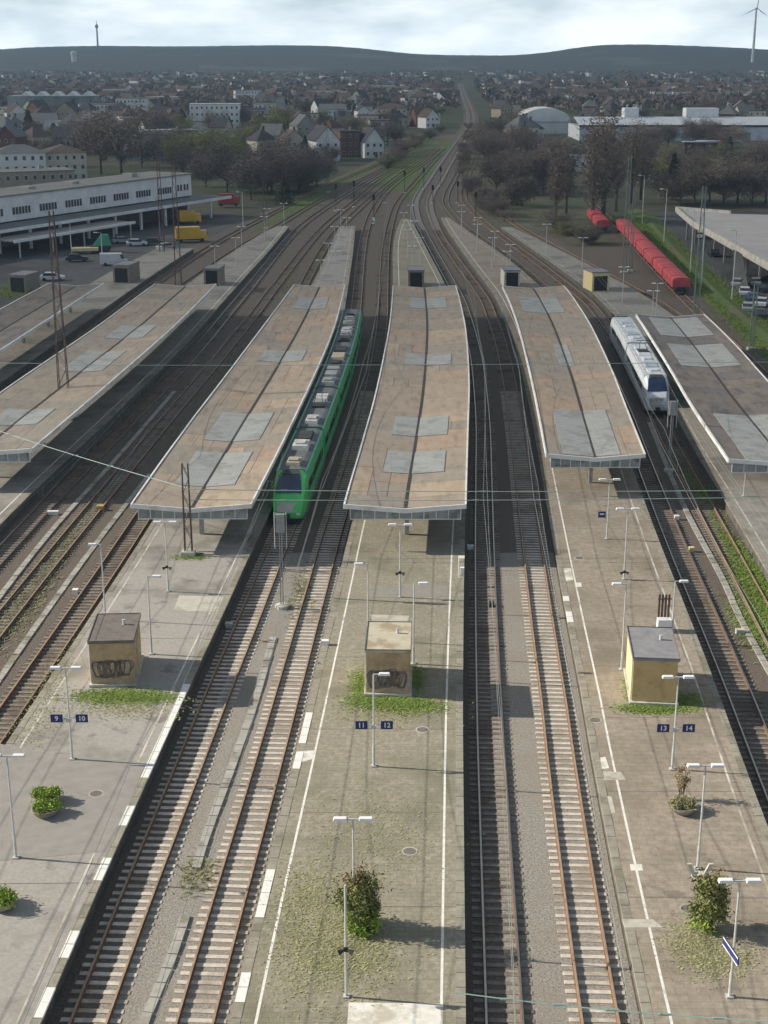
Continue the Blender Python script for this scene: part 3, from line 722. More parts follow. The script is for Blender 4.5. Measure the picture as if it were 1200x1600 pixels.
m_ = MB(); m_.box((-.5,-.131,.05), (.36,.012,.12)); lpart('lettering', m_, M['sign_white'], r_)
p = at(1140, 1557, ZP); r_ = thing('name_board', (p.x, p.y, ZP + 2.2), 'narrow blue and white board set edge-on at the nearest right lamp', 'sign', None, R(-80))
m_ = MB(); m_.box((0,-.12,0), (1.5,.05,.42)); lpart('sign_board', m_, M['sign_blue'], r_)
m_ = MB(); m_.box((0,-.15,.17), (1.5,.012,.05)); m_.box((0,-.15,-.17), (1.5,.012,.05)); lpart('white_band', m_, M['sign_white'], r_)
m_ = MB(); m_.box((0,-.07,.1), (.5,.05,.05)); lpart('bracket', m_, M['galv'], r_)

# far lamps along the platforms beyond the canopies
def far_lamps(kl, kr, ys, where, h=5.5):
    for i, y in enumerate(ys):
        lamp((E[kl](y) + E[kr](y)) / 2 + (.9 if i % 2 else -.9), y, 'thin twin-headed lamp in the far row ' + where, 'twin', h, 0, False, 'lamps ' + where)
far_lamps('910L', '910R', (232,243,254,266,280,296,312), 'behind the canopy left of the green train')
far_lamps('1112L', '1112R', (250,262,275,290,306,322), 'behind the middle canopy')
far_lamps('1314L', '1314R', (243,252,262,272,284,296,308,322), 'behind the curved brown canopy')
far_lamps('78L', '78R', (250,262,280,298,314,326), 'behind the leftmost brown canopy')
far_lamps('1516L', '1516R', (200,207,224,262,284), 'beyond the grey canopy on the right')

# cabinet with a brown rack beside the tan shed
p = at(1037, 986, ZP); r_ = thing('white_cabinet', p, 'white cabinet with a dark slatted rack behind the tan shed', 'cabinet')
m_ = MB(); m_.box((0,0,.45), (.95,.6,.9), top=.97); lpart('box', m_, M['lamp_white'], r_)
for k in range(4):
    m_ = MB(); m_.box((-.33 + k*.22, .42, 1.25), (.13,.1,2.5)); lpart('slat', m_, M['mast_brown'], r_)
m_ = MB(); m_.box((0,.34,.7), (.95,.05,.08)); m_.box((0,.34,2.2), (.95,.05,.08)); lpart('rail', m_, M['mast_brown'], r_)

# small trackside and platform things
def small_box(px, py, dims, m_, name, label, cat, z=.0, rz=0.0, lid=True):
    root = thing(name, at(px, py, z), label, cat, None, rz); b = MB(); b.box((0,0,dims[2]/2), dims, top=.95); lpart('case', b, m_, root)
    if lid: b = MB(); b.box((0,0,dims[2] + .02), (dims[0]*1.06, dims[1]*1.06, .04)); lpart('lid', b, m_, root)
small_box(768, 948, (.35,.5,.35), M['black'], 'track_magnet', 'dark magnet box on the right rail of the shaded track', 'box')
small_box(508, 1007, (.45,.35,.28), M['sign_white'], 'grit_box', 'small white box at the edge of platform 11', 'box', ZP)
small_box(722, 897, (.3,.3,.5), M['sign_white'], 'edge_marker', 'small white marker at the right edge of platform 12', 'marker', ZP)
small_box(358, 980, (.5,.4,.3), M['galv'], 'junction_box', 'pale junction box in the shaded track beside platform 10', 'box')
small_box(1057, 812, (.4,.4,.35), M['sign_white'], 'point_lamp', 'small white box between the right-hand tracks, farther one', 'box')
small_box(1080, 862, (.4,.4,.35), M['kiosk_yellow'], 'point_lamp', 'small yellowish box between the right-hand tracks, nearer one', 'box')
small_box(157, 797, (.6,.5,.4), M['kiosk_tan'], 'point_machine', 'tan point machine on the middle track at left', 'box')
small_box(83, 804, (.9,.4,.3), M['sign_white'], 'point_machine', 'pale point machine beside the shaded track at left', 'box')
small_box(118, 927, (.4,.4,.3), M['sign_white'], 'cable_box', 'white cable box beside the rusty track left of platform 9', 'box')
small_box(735, 858, (.5,.3,.3), M['sign_white'], 'cable_box', 'white box in the shaded gap right of the middle canopy', 'box')
small_box(1156, 990, (.6,.35,.3), M['concrete'], 'cable_box', 'pale box on the weedy track at right', 'box')
for i_, (px, py) in enumerate(((640,1330),(905,872),(660,1140),(1075,1420),(150,1240),(930,1125))):
    root = thing('drain_cover', at(px, py, ZP - .008), 'round iron drain cover, %s' % ('near the middle of the middle platform','on the right platform near the curved canopy','below the number 12 sign','between the planter and the bush at right','right of the planter bowls','below the tan shed')[i_], 'drain cover', 'drain covers')
    b = MB(); b.lathe([(.32,0),(.32,.012),(.26,.014)], 16); lpart('lid', b, M['kroof_dark'], root); b = MB(); b.lathe([(.40,0),(.40,.006)], 16); lpart('rim', b, M['concrete'], root)

# ------------------------------------------------------------------ planters and bushes
def leaves(n, rad, hgt, z0, size, r2, shape=1.0):
    m_ = MB(); lobes = []
    for k in range(20):
        a, rr = r2.uniform(0, 6.28), rad * r2.uniform(.05, .80); z = r2.uniform(.12, .9)
        lobes.append((rr*math.cos(a) * (1 - abs(z - .45)*.7), rr*math.sin(a) * (1 - abs(z - .45)*.7), z0 + z*hgt, rad * r2.uniform(.16, .34)))
    for k in range(n):
        x, y, z, sg = r2.choice(lobes)
        c = Vector((r2.gauss(x, sg*.75), r2.gauss(y, sg*.75), max(z0*.6 + .03, r2.gauss(z, sg*.8 * min(1, hgt/rad)))))
        q = Quaternion((r2.uniform(-1,1), r2.uniform(-1,1), r2.uniform(-1,1), r2.uniform(-1,1))).normalized()
        s = size * r2.uniform(.5,1.35)
        m_.add([c + q @ Vector(v) for v in ((-s*.35,0,0),(0,-s,0),(s*.35,0,0),(0,s,0))], [(0,1,2,3)])
    return m_
def stems(m_, n, h, r2, spread=.35):
    for k in range(n):
        a = r2.uniform(0,6.28); m_.tube((.05*math.cos(a), .05*math.sin(a), 0), (spread*math.cos(a)*r2.uniform(.4,1), spread*math.sin(a)*r2.uniform(.4,1), h*r2.uniform(.6,1)), .03, 5, .01)
def bush(px, py, parts, label, seed):
    r2 = random.Random(seed); root = thing('bush', at(px, py, ZP), label, 'bush')
    m_ = MB(); stems(m_, 9, max(p_[1] + p_[2] for p_ in parts) * .9, r2); lpart('stem', m_, M['bark'], root)
    for rad, z0, hgt, n, ml, dx, sz in parts: lpart('foliage', leaves(n, rad, hgt, z0, sz, r2), M[ml], root, (dx, 0, 0))
bush(565, 1450, [(.88,.05,1.3,2600,'leaf',0,.11),(1.1,.7,2.0,3600,'leaf_dark',-.1,.10),(.75,1.9,1.1,600,'leaf_brown',-.15,.08)], 'green bush turning brown at the top on the middle platform', 5)
bush(1110, 1452, [(1.0,.2,2.4,4200,'leaf_dark',0,.11),(.95,1.4,1.5,900,'leaf_brown',0,.07),(.8,.0,.7,700,'leaf',-.3,.09)], 'dark leafy bush on the right platform below the broken planter', 6)
def bowl(px, py, label, seed, r=.70, leaf='leaf', h=.42):
    r2 = random.Random(seed); root = thing('planter_bowl', at(px, py, ZP), label, 'planter', 'round planter bowls')
    m_ = MB(); m_.lathe([(.42*r/.62,0),(r,.28),(r,.40),(r-.07,.40),(r-.07,.33),(.02,.33)], 18); lpart('bowl', m_, M['coping_grey'], root, smooth=False)
    lpart('foliage', leaves(2600, r*1.22, h*.7, .34, .085, r2), M[leaf], root)
bowl(73, 1252, 'farther of the two touching green planter bowls on platform 9', 11)
bowl(71, 1272, 'nearer of the two touching green planter bowls on platform 9', 12)
bowl(4, 1416, 'green planter bowl cut off by the left edge', 13)
bowl(1067, 1268, 'pale planter bowl with yellow-green plants under a brown shrub', 14, .68, 'moss', .35)
bush(1064, 1248, [(.55,.5,1.5,600,'leaf_brown',0,.07)], 'small brown shrub behind the pale planter bowl', 15)
p = at(1093, 1372, ZP); r_ = thing('broken_planter', p, 'broken concrete planter with two upright slabs', 'planter')
for sx in (-1, 1):
    m_ = MB(); m_.add([(sx*.12,0,0),(sx*.30,0,0),(sx*.62,0,.75),(sx*.42,0,.75),(sx*.12,.12,0),(sx*.30,.12,0),(sx*.62,.12,.75),(sx*.42,.12,.75)], [(0,1,2,3),(4,7,6,5),(0,4,5,1),(1,5,6,2),(2,6,7,3),(3,7,4,0)]); lpart('slab', m_, M['concrete'], r_)
m_ = MB(); m_.lathe([(.3,0),(.42,.14),(.36,.14),(.3,.05)], 12); lpart('base', m_, M['concrete'], r_)

# ------------------------------------------------------------------ moss and weeds, blade by blade
def blades(name, spots, m_, hgt=.14, seed=1):
    r2 = random.Random(seed); b = MB()
    for cx, cy, sx, sy, n, z in spots:
        for k in range(n):
            x, y = r2.gauss(cx, sx), r2.gauss(cy, sy); a = r2.uniform(0, 6.28); h = hgt * r2.uniform(.4,1.3); w = .03 + .04*r2.random()
            dx, dy = math.cos(a) * w, math.sin(a) * w; ll = .05 + h * r2.uniform(.8, 1.6)
            b.add([(x-dx, y-dy, z), (x+dx, y+dy, z), (x - dy/w*ll, y + dx/w*ll, z + h*r2.uniform(.25,.8))], [(0,1,2)])
    return setting(name, b, m_, 'stuff')
def sp(px, py, sx, sy, n, z=ZP - .01): p = at(px, py, z); return (p.x, p.y, sx, sy, n, z)
blades('moss', [sp(180,1088,1.3,.55,2600), sp(235,1090,.9,.5,900), sp(605,1098,1.2,.5,2600), sp(650,1105,1.0,.5,900), sp(563,1070,.35,1.2,800), sp(650,1060,.3,1.0,500),
                sp(1025,1107,1.0,.35,2200), sp(1075,1095,.5,.6,600), sp(300,870,.7,.35,500), sp(985,1085,.2,1.0,300)], M['grass'], .12, 2)
blades('dry_moss', [sp(500,1480,1.1,1.9,2600), sp(560,1490,1.0,1.2,1600), sp(480,1400,.8,1.5,1200), sp(1095,1480,.8,1.0,1600), sp(1130,1500,.9,.6,700), sp(580,1300,1.5,2.5,900), sp(600,1115,1.6,.8,900),
                    sp(200,1105,1.6,.9,1200), sp(85,1060,.5,3,500), sp(60,1130,.7,2,400)], M['moss'], .07, 3)
blades('weeds', [sp(1190,930,.9,3.5,4200,0), sp(1200,985,1.0,2.5,4200,0), sp(1150,860,.35,4.0,1600,0), sp(1090,760,.5,4,900,0), sp(1170,905,.7,3,1600,0)], M['grass'], .3, 4)
blades('trackside_weeds', [sp(300,690,.9,8,3800,0), sp(345,615,.8,9,2600,0), sp(385,555,.8,9,1500,0), sp(70,900,.6,7,900,0), sp(130,820,.6,7,500,0), sp(30,960,.7,5,600,0), sp(500,400,.5,14,700,0), sp(450,440,.7,14,900,0), sp(590,330,.8,22,900,0), sp(700,330,.8,22,900,0), sp(640,330,.8,25,700,0), sp(470,930,.5,3,500,0), sp(310,1370,.5,.8,260,0),
                           sp(260,520,1.2,12,1500,0), sp(210,650,1,9,800,0), sp(10,580,2,6,1500,0), sp(120,520,2,9,1500,0), sp(60,555,1.5,6,1200,0)], M['grass_dull'], .3, 5)
blades('grass', [(54.5 + .055*(y-205) if y > 205 else 54.0, y, 1.7, 3.5, 1500, .35) for y in range(160, 350, 7)] + [sp(20,455,3,4,2500,0), sp(470,315,5,18,2500,0), sp(640,260,2.5,25,3000,0), sp(780,320,4,15,2000,0)], M['grass'], .45, 6)

# ------------------------------------------------------------------ trains
def train(key, y0, y1, ncar, label, cm, roofm, stripe, width=2.82, height=4.05, seed=1, nose=True, name='passenger_train', frontm=None, units=None, uh=(.22,.5), nosem=None):
    f = T[key]; r2 = random.Random(seed); root = thing(name, (f(y0), y0, .2), label, 'train')
    hw = width / 2
    prof = [(-hw*.94,.35),(hw*.94,.35),(hw,.9),(hw,2.9),(hw*.93,3.45),(hw*.74,3.75),(hw*.5,height-.2),(-hw*.5,height-.2),(-hw*.74,3.75),(-hw*.93,3.45),(-hw,2.9),(-hw,.9)]
    def fr(y, d=0): h = head(f, y); r = (math.cos(h), math.sin(h)); return ((f(y) + r[0]*d, y + r[1]*d, .2), r)
    nl = 3.2 if nose else 0.0
    ln = (y1 - y0) / ncar
    for c in range(ncar):
        a = y0 + c*ln + (nl if c == 0 else .35); b = y0 + (c+1)*ln - (nl if c == ncar - 1 else .35); n = 8
        ys = [a + (b - a) * i / n for i in range(n + 1)]
        m_ = MB(); m_.sweep([fr(y) for y in ys], prof); body = wpart('car_body', m_, cm, root)
        # roof well with equipment
        m_ = MB(); m_.sweep([fr(y) for y in ys], [(-hw*.84,3.52),(hw*.84,3.52),(hw*.80,3.80),(hw*.54,height-.15),(-hw*.54,height-.15),(-hw*.80,3.80)]); wpart('roof', m_, roofm, root)
        m_ = MB()
        for s in (-1, 1): m_.sweep([fr(y, s*hw*.88) for y in ys], [(-.09,3.40),(.09,3.40),(.06,3.70),(-.09,3.74)])
        wpart('roof_edge', m_, stripe, root)
        y = a + .8
        while y < b - 2.6:
            l2 = r2.uniform(1.6, 3.4)
            if r2.random() < .82:
                m_ = MB(); p, r = fr(y + l2/2); hh = r2.uniform(*uh)
                m_.box((p[0], p[1], .2 + height - .17 + hh/2), (width*r2.uniform(.42,.58), l2, hh), head(f, y), top=.9)
                if r2.random() < .5: m_.box((p[0], p[1], .2 + height - .1 + hh), (width*.3, l2*.5, .16), head(f, y))
                wpart('roof_unit', m_, M[r2.choice(units or ['unit_light','unit_grey','unit_dark','unit_tan','unit_grey'])], root)
            y += l2 + r2.uniform(.3, 1.0)
        # glazing: each window its own pane; doors between
        k = 0; y = a + .7
        while y < b - 1.5:
            for s in (-1, 1):
                p, r = fr(y + .65, s*(hw + .012)); m_ = MB()
                if k % 5 == 2: m_.box((p[0], p[1], .2 + 1.75), (.03, 1.3, 2.1), head(f, y)); dr = wpart('door', m_, stripe, root); g = MB(); g.box((p[0] + r[0]*.02*s, p[1] + r[1]*.02*s, 2.35), (.03, .9, .8), head(f, y)); link('door_window', g.mesh('door_window', M['train_glass'], root.location), dr)
                else: m_.box((p[0], p[1], .2 + 2.2), (.03, 1.25, .85), head(f, y)); wpart('window', m_, M['train_glass'], root)
            y += 1.5; k += 1
        for yb in (a + 2.2, b - 2.2):
            m_ = MB(); p, r = fr(yb); m_.box((p[0], p[1], .45), (2.3, 2.9, .45), head(f, yb))
            for s in (-1, 1):
                for dy in (-1.1, 1.1): m_.tube((p[0] + r[0]*s*.85, p[1] + dy, .46), (p[0] + r[0]*s*.62, p[1] + dy, .46), .42, 12)
            wpart('bogie', m_, M['unit_dark'], root)
        if c < ncar - 1:
            m_ = MB(); m_.sweep([fr(b - .05), fr(b + .75)], [(q[0]*.86, q[1]*.95 + .05) for q in prof]); wpart('bellows', m_, M['unit_dark'], root)
    yp = y0 + ln * (1.5 if ncar > 2 else .75); p, r = fr(yp); m_ = MB(); zt = .2 + height
    for sx in (-.5, .5):
        m_.tube((p[0]+sx, p[1]-.6, zt), (p[0]+sx*.6, p[1]+.7, zt+.75), .035, 5); m_.tube((p[0]+sx*.6, p[1]+.7, zt+.75), (p[0]+sx*.8, p[1]-.4, zt+1.3), .03, 5)
    m_.tube((p[0]-.9, p[1]-.4, zt+1.3), (p[0]+.9, p[1]-.4, zt+1.3), .04, 6); m_.box((p[0], p[1]-.1, zt-.02), (1.3,1.6,.12)); wpart('pantograph', m_, M['unit_dark'], root)
    if nose:
        for end, sg in ((y0, 1), (y1, -1)):
            secs = [(.0,.45,1.15,.80),(.25,.38,1.9,.88),(.9,.35,2.45,.95),(2.1,.35,3.55,.99),(3.2,.35,height-.2,1.0)]
            m_ = MB(); vs_ = []; n = 12
            for s, zb, zt, wf in secs:
                p, r = fr(end + sg*s)
                for i, (qa, qz) in enumerate(prof):
                    z = zb + (qz - .35) / (height - .55) * (zt - zb); w_ = qa * wf
                    vs_.append((p[0] + r[0]*w_, p[1] + r[1]*w_, .2 + z))
            fs = []
            for i in range(len(secs) - 1):
                for k in range(n): fs.append((i*n+k, i*n+(k+1)%n, (i+1)*n+(k+1)%n, (i+1)*n+k))
            fs.append(tuple(range(n-1,-1,-1))); m_.add(vs_, fs); wpart('nose', m_, nosem or cm, root)
            def quad(s0, z0, w0, s1, z1, w1, nm, mm, lift=.05):
                g = MB(); pa, ra = fr(end + sg*(s0 - lift)); pb, rb = fr(end + sg*(s1 - lift))
                pts = [(pa[0]-ra[0]*w0, pa[1], .2+z0+lift), (pa[0]+ra[0]*w0, pa[1], .2+z0+lift), (pb[0]+rb[0]*w1, pb[1], .2+z1+lift), (pb[0]-rb[0]*w1, pb[1], .2+z1+lift)]
                lo = [(x, y + sg*.06, z - .05) for x, y, z in pts]
                g.add(pts + lo, [(0,1,2,3),(0,4,5,1),(1,5,6,2),(2,6,7,3),(3,7,4,0)]); return wpart(nm, g, mm, root)
            quad(.86, 2.42, hw*.80, 2.2, 3.62, hw*.66, 'windscreen', M['windscreen'])
            quad(2.3, 3.66, hw*.62, 3.1, 3.84, hw*.5, 'brow', M['unit_dark'])
            quad(-.02, .95, hw*.62, .22, 1.75, hw*.66, 'front_panel', frontm or M['unit_light'])
            for s in (-1, 1):
                g = MB(); p, r = fr(end - sg*.03, s*hw*.66); g.box((p[0], p[1], 1.05), (.32,.12,.18), head(f, end)); wpart('headlight', g, M['lamp_white'], root)
            g = MB(); p, r = fr(end - sg*.2); g.box((p[0], p[1], .85), (.45,.7,.35), head(f, end)); wpart('coupler', g, M['unit_dark'], root)
            g = MB(); p, r = fr(end + sg*.5); g.box((p[0], p[1], .45), (2.3,1.0,.4), head(f, end)); wpart('skirt', g, M['unit_dark'], root)
    return root
M['train_green'] = mat('train_green', (0.05,0.50,0.155), (0.065,0.56,0.185), 0.5, 0.35, spec=0.5)
M['train_teal'] = mat('train_pale_green', (0.15,0.46,0.30), (0.19,0.52,0.34), 0.5, 0.4)
M['train_roof'] = mat('train_roof_grey', (0.10,0.115,0.125), (0.16,0.175,0.185), 0.8, 0.7)
M['train_glass'] = mat('train_glass', (0.012,0.02,0.022), (0.02,0.03,0.033), 0.5, 0.12, spec=0.6)
M['windscreen'] = mat('windscreen_blue', (0.012,0.022,0.055), (0.03,0.05,0.12), 0.6, 0.12, spec=0.6)
M['unit_light'] = mat('unit_light', (0.48,0.48,0.45), (0.58,0.58,0.55), 1.2, 0.6, (0.36,0.34,0.30), 0.8)
M['unit_grey'] = mat('unit_grey', (0.24,0.25,0.25), (0.32,0.33,0.33), 1.2, 0.6)
M['unit_dark'] = mat('unit_dark', (0.035,0.038,0.04), (0.06,0.063,0.066), 1.2, 0.7)
M['unit_tan'] = mat('unit_tan', (0.36,0.32,0.25), (0.45,0.40,0.32), 1.2, 0.7)
M['unit_blue'] = mat('unit_blue_grey', (0.30,0.36,0.42), (0.40,0.46,0.52), 1.2, 0.6)
M['unit_pale'] = mat('unit_pale', (0.52,0.56,0.60), (0.62,0.66,0.70), 1.2, 0.6)
M['train_white'] = mat('train_white', (0.62,0.66,0.70), (0.70,0.74,0.78), 0.8, 0.4)
M['train_wroof'] = mat('train_white_roof', (0.40,0.43,0.46), (0.62,0.65,0.68), 0.7, 0.6)
train('t10', 114.0, 202.0, 5, 'long green train with grey roof equipment beside the brown canopy', M['train_green'], M['train_roof'], M['train_teal'], seed=4, nosem=mat('train_green_lifted', (0.09,0.62,0.16), (0.11,0.68,0.19), 0.5, 0.35, spec=0.5))  # nose green lightened to make up for the canopy's shade
train('t15', 152.5, 196.0, 2, 'short white train beside the grey canopy on the right', M['train_white'], M['train_wroof'], M['train_white'], seed=9, height=3.95, units=['unit_blue','unit_pale','unit_pale'], uh=(.08,.16))

# red freight wagons
M['wagon_red'] = mat('wagon_red', (0.44,0.065,0.075), (0.52,0.10,0.11), 0.6, 0.7, (0.36,0.06,0.06), 0.4)
def wagon(f, y, ln, label):
    h = head(f, y); root = thing('freight_wagon', (f(y), y, .2), label, 'wagon', 'red freight wagons on the siding', h)
    m_ = MB(); m_.box((0,0,1.15), (2.6,ln,.25)); lpart('underframe', m_, M['unit_dark'], root)
    hood = MB(); pr = [(-1.45,1.1),(1.45,1.1),(1.45,2.35),(1.32,2.62),(.5,2.80),(-.5,2.80),(-1.32,2.62),(-1.45,2.35)]
    hood.sweep([((0,-ln/2+.15,0),(1,0)),((0,ln/2-.15,0),(1,0))], pr); lpart('hood', hood, M['wagon_red'], root)
    for k in range(5):
        rb = MB(); yy = -ln/2 + .3 + (ln - .6) * k / 4; rb.sweep([((0,yy-.06,0),(1,0)),((0,yy+.06,0),(1,0))], [(a*1.025, b*1.012 - .015) for a, b in pr]); lpart('rib', rb, M['wagon_red'], root)
    for dy in (-ln/2 + 2, ln/2 - 2):
        w = MB(); w.box((0,dy,.6), (2.0,2.4,.5))
        for sx in (-1, 1):
            for d2 in (-.85,.85): w.tube((sx*.85,dy+d2,.45), (sx*.62,dy+d2,.45), .45, 10)
        lpart('bogie', w, M['unit_dark'], root)
    bf = MB()
    for sy in (-1, 1):
        for sx in (-1, 1): bf.tube((sx*.88, sy*ln/2, 1.1), (sx*.88, sy*(ln/2 + .5), 1.1), .2, 8)
    lpart('buffer', bf, M['unit_dark'], root)
ordn = ['nearest', 'second', 'third', 'fourth', 'fifth', 'sixth', 'seventh']
for i in range(7): wagon(T['t17'], 242 + i*13.0, 12.75, 'red hooded freight wagon on the siding, %s in the long row from the camera' % ordn[i])
fw = spl([(300,48.0),(330,50.0),(360,51.5),(400,53.0)])
for i in range(2): wagon(fw, 330 + i*14.0, 12.4, 'red wagon in the short row left of the siding, %s' % ('nearer of the pair', 'farther of the pair')[i])

# ------------------------------------------------------------------ masts, signals and wires
def lattice(loc, h, w0, w1, label, m_, group=None, name='catenary_mast', rz=0.0):
    root = thing(name, loc, label, 'mast', group, rz)
    for sx in (-1, 1):
        for sy in (-1, 1):
            l = MB(); l.tube((sx*w0/2, sy*w0/2*.7, 0), (sx*w1/2, sy*w1/2*.7, h), .06, 4, .045); lpart('leg', l, m_, root)
    b = MB(); n = int(h / (1.2 if h < 12 else 1.8))
    for k in range(n):
        t0, t1 = k / n, (k + 1) / n; a0, a1 = w0 + (w1 - w0)*t0, w0 + (w1 - w0)*t1; s = 1 if k % 2 else -1
        for sy in (-1, 1): b.tube((s*a0/2, sy*a0/2*.7, h*t0), (-s*a1/2, sy*a1/2*.7, h*t1), .025, 3, caps=False)
        for sx in (-1, 1): b.tube((sx*a0/2, s*a0/2*.7, h*t0), (sx*a1/2, -s*a1/2*.7, h*t1), .025, 3, caps=False)
    lpart('bracing', b, m_, root)
    f = MB(); f.box((0,0,.12), (w0 + .5, w0 + .4, .4)); lpart('footing', f, M['concrete'], root)
    return root
p = at(295, 866, ZP); lattice(p, 7.4, .55, .45, 'brown lattice mast at the front of the canopy left of the green train', M['mast_brown'])
_m = at(99, 600, 4.75); lattice((_m.x, _m.y, ZP), 22, 1.1, .45, 'tall brown lattice mast rising through the leftmost canopy', M['mast_brown'], 'tall lattice masts')
lattice((-35.4, 243, 0), 22, 1.1, .45, 'tall brown lattice mast beyond the far end of the leftmost canopy', M['mast_brown'], 'tall lattice masts')
lattice((-44.5, 285, 0), 20, 1.0, .4, 'tall brown lattice mast in front of the white station building', M['mast_brown'], 'tall lattice masts')
lattice((-27.5, 332, 0), 23, 1.0, .4, 'tall pinkish mast at the tip of the left platform', M['mast_brown'], 'tall lattice masts')
lattice((-16.6, 425, 0), 21, 1.0, .4, 'tall mast in front of the white gabled houses', M['mast_brown'], 'tall lattice masts')
lattice((0.2, 392, 0), 20, .8, .35, 'tall thin mast in the middle of the converging tracks', M['mast_green'], 'tall lattice masts')
lattice((44.5, 262, 0), 21, .8, .5, 'left of the pair of tall green masts by the red wagons', M['mast_green'], 'tall lattice masts')
lattice((46.0, 264, 0), 15, .6, .4, 'right, shorter one of the pair of green masts by the red wagons', M['mast_green'], 'tall lattice masts')
lattice((47.2, 212, 0), 20, .8, .45, 'tall green mast at the far end of the grey canopy', M['mast_green'], 'tall lattice masts')
lattice((50.2, 190, 0), 9, .6, .45, 'short green double mast on the grass bank at the right edge', M['mast_green'], 'tall lattice masts')
lattice((36.5, 415, 0), 19, .8, .35, 'thin mast left of the bare trees behind the right tracks', M['mast_brown'], 'tall lattice masts')
def street_lamp(px, py, h, label):
    root = thing('street_lamp', at(px, py, 0), label, 'street lamp', 'tall car park lamps'); m_ = MB(); m_.tube((0,0,-.3), (0,0,h), .12, 8, .06); lpart('pole', m_, M['galv'], root)
    m_ = MB(); m_.tube((0,0,h), (-.9,0,h+.12), .04, 6); lpart('arm', m_, M['galv'], root); m_ = MB(); m_.box((-1.1,0,h+.12), (.7,.3,.14)); lpart('lamp_head', m_, M['lamp_white'], root)
for px, py, h, lb in ((1003,352,11.5,'tall pale lamp by the far end of the red wagons'), (1037,382,11.5,'tall pale lamp between the red wagons and the car park'),
                      (1078,430,12,'tall pale lamp beside the nearest red wagon'), (1095,450,11,'tall pale lamp in front of the car park ramp'), (1143,472,11.5,'tall pale lamp on the bank by the parked cars'),
                      (112,396,6.0,'pale lamp under the station awning'), (250,372,8,'pale lamp in the forecourt beside the station canopy'), (380,355,8,'thin lamp beyond the yellow lorry'), (160,404,5.0,'thin lamp beside the green skip')):
    street_lamp(px, py, h, lb)
def signal(loc, h, label, group='railway signals', board=True, back=False, sc_=1.0):
    root = thing('railway_signal', loc, label, 'signal', group); m_ = MB(); m_.box((-.08*sc_,0,h/2), (.07,.12,h)); m_.box((.08*sc_,0,h/2), (.07,.12,h)); lpart('post', m_, M['steel'] if back else M['black'], root)
    m_ = MB(); m_.box((0,-.05,h - .7*sc_), (.62*sc_,.3,1.35*sc_)); lpart('signal_box', m_, M['unit_grey'] if back else M['black'], root)
    if back:
        for s in (-1, 1): m_ = MB(); m_.tube((s*.42,0,h-2.6), (s*.42,0,h+.1), .03, 6); lpart('ladder_rail', m_, M['galv'], root)
    else:
        for k in range(3): m_ = MB(); m_.lathe([(.11*sc_,0),(.11*sc_,.04)], 10); o = lpart('lens', m_, M['unit_dark'], root, (0,-.21,h - .3*sc_ - k*.4*sc_)); o.rotation_euler = (R(90),0,0)
    if board: m_ = MB(); m_.box((0,-.08,1.1), (.6,.05,.9)); lpart('marker_board', m_, M['sign_white'], root)
    m_ = MB(); m_.lathe([(.5,0),(.5,.25),(.3,.3)], 12); lpart('footing', m_, M['concrete'], root)
p = at(441, 950, 0); signal(p, 7.2, 'grey signal post with ladder in front of the green train', None, False, True)
p = at(1045, 737, 0); signal(p, 7.0, 'grey signal post with round pale foot in front of the white train', None, False, True)
for i, (px, py, h) in enumerate(((584,350,7.0),(553,324,7),(525,330,7),(632,302,6.5),(662,296,6.5),(688,292,6),(676,318,5),(743,345,7),(715,318,6))):
    signal(at(px, py, 0), h, ('black signal with white marker in the middle of the far tracks', 'black signal at the end of the far platform lamps', 'leftmost black signal over the far tracks', 'black signal beside the middle grass strip', 'black signal where the main line begins to bend', 'farthest black signal on the main line bend', 'low black signal at the head of the curved platform', 'black signal standing right of the curved platform lamps', 'black signal just right of the bending main line')[i], 'railway signals', i == 0)
# overhead wires
M['wire'] = mat('wire_grey', (0.17,0.19,0.18), (0.24,0.26,0.25), 1, 0.5)
M['wire_green'] = mat('wire_green', (0.25,0.36,0.32), (0.3,0.4,0.36), 1, 0.5)
def wire(pts, r, label, name='overhead_wire', m_='wire', sag=0.0, group='overhead wires along the tracks'):
    mb_ = MB(); n = 10
    for a, b in zip(pts, pts[1:]):
        a, b = Vector(a), Vector(b); prev = a
        for i in range(1, n + 1):
            t = i / n; q = a.lerp(b, t) - Vector((0,0,4*sag*t*(1-t))); mb_.tube(prev, q, r, 4, caps=False); prev = q
    o = link(name, mb_.mesh(name, M[m_], pts[0])); o.location = pts[0]; return tag(o, label, 'wire', group)
for key, y0, y1, lb in (('t8',60,330,'overhead wire above the shaded track left of the middle track'), ('tm',50,330,'overhead wire above the middle track without platform'), ('t9',30,330,'overhead wire above the rusty track at platform 9'),
                        ('t10',14,112,'overhead wire in front of the green train'), ('t11',14,330,'overhead wire above the sunlit track at platform 11'), ('t12',14,330,'overhead wire above the shaded track at platform 12'), ('t13',14,330,'overhead wire above the curving track at platform 13'), ('t14',30,330,'overhead wire above the track at platform 14'), ('t15',45,300,'overhead wire above the weedy track and white train')):
    f = T[key]; ys = [y0]
    while ys[-1] < y1: ys.append(min(ys[-1] + 45, y1))
    o = wire([(f(y) + (.25 if i % 2 else -.25), y, 5.7) for i, y in enumerate(ys)], .014, lb)
    b_ = MB(); prev = None
    for i, (a, b) in enumerate(zip(ys, ys[1:])):
        for k in range(11):
            t = k / 10; y = a + (b - a)*t; q = Vector((f(a) + (f(b) - f(a))*t, y, 7.0 - 3.6*t*(1-t)))
            if k: b_.tube(prev, q, .013, 4, caps=False)
            if k in (2, 5, 8): b_.tube(q, (q.x, q.y, 5.7), .008, 3, caps=False)
            prev = q
    link('carrier_wire', b_.mesh('carrier_wire', M['wire'], o.location), o)
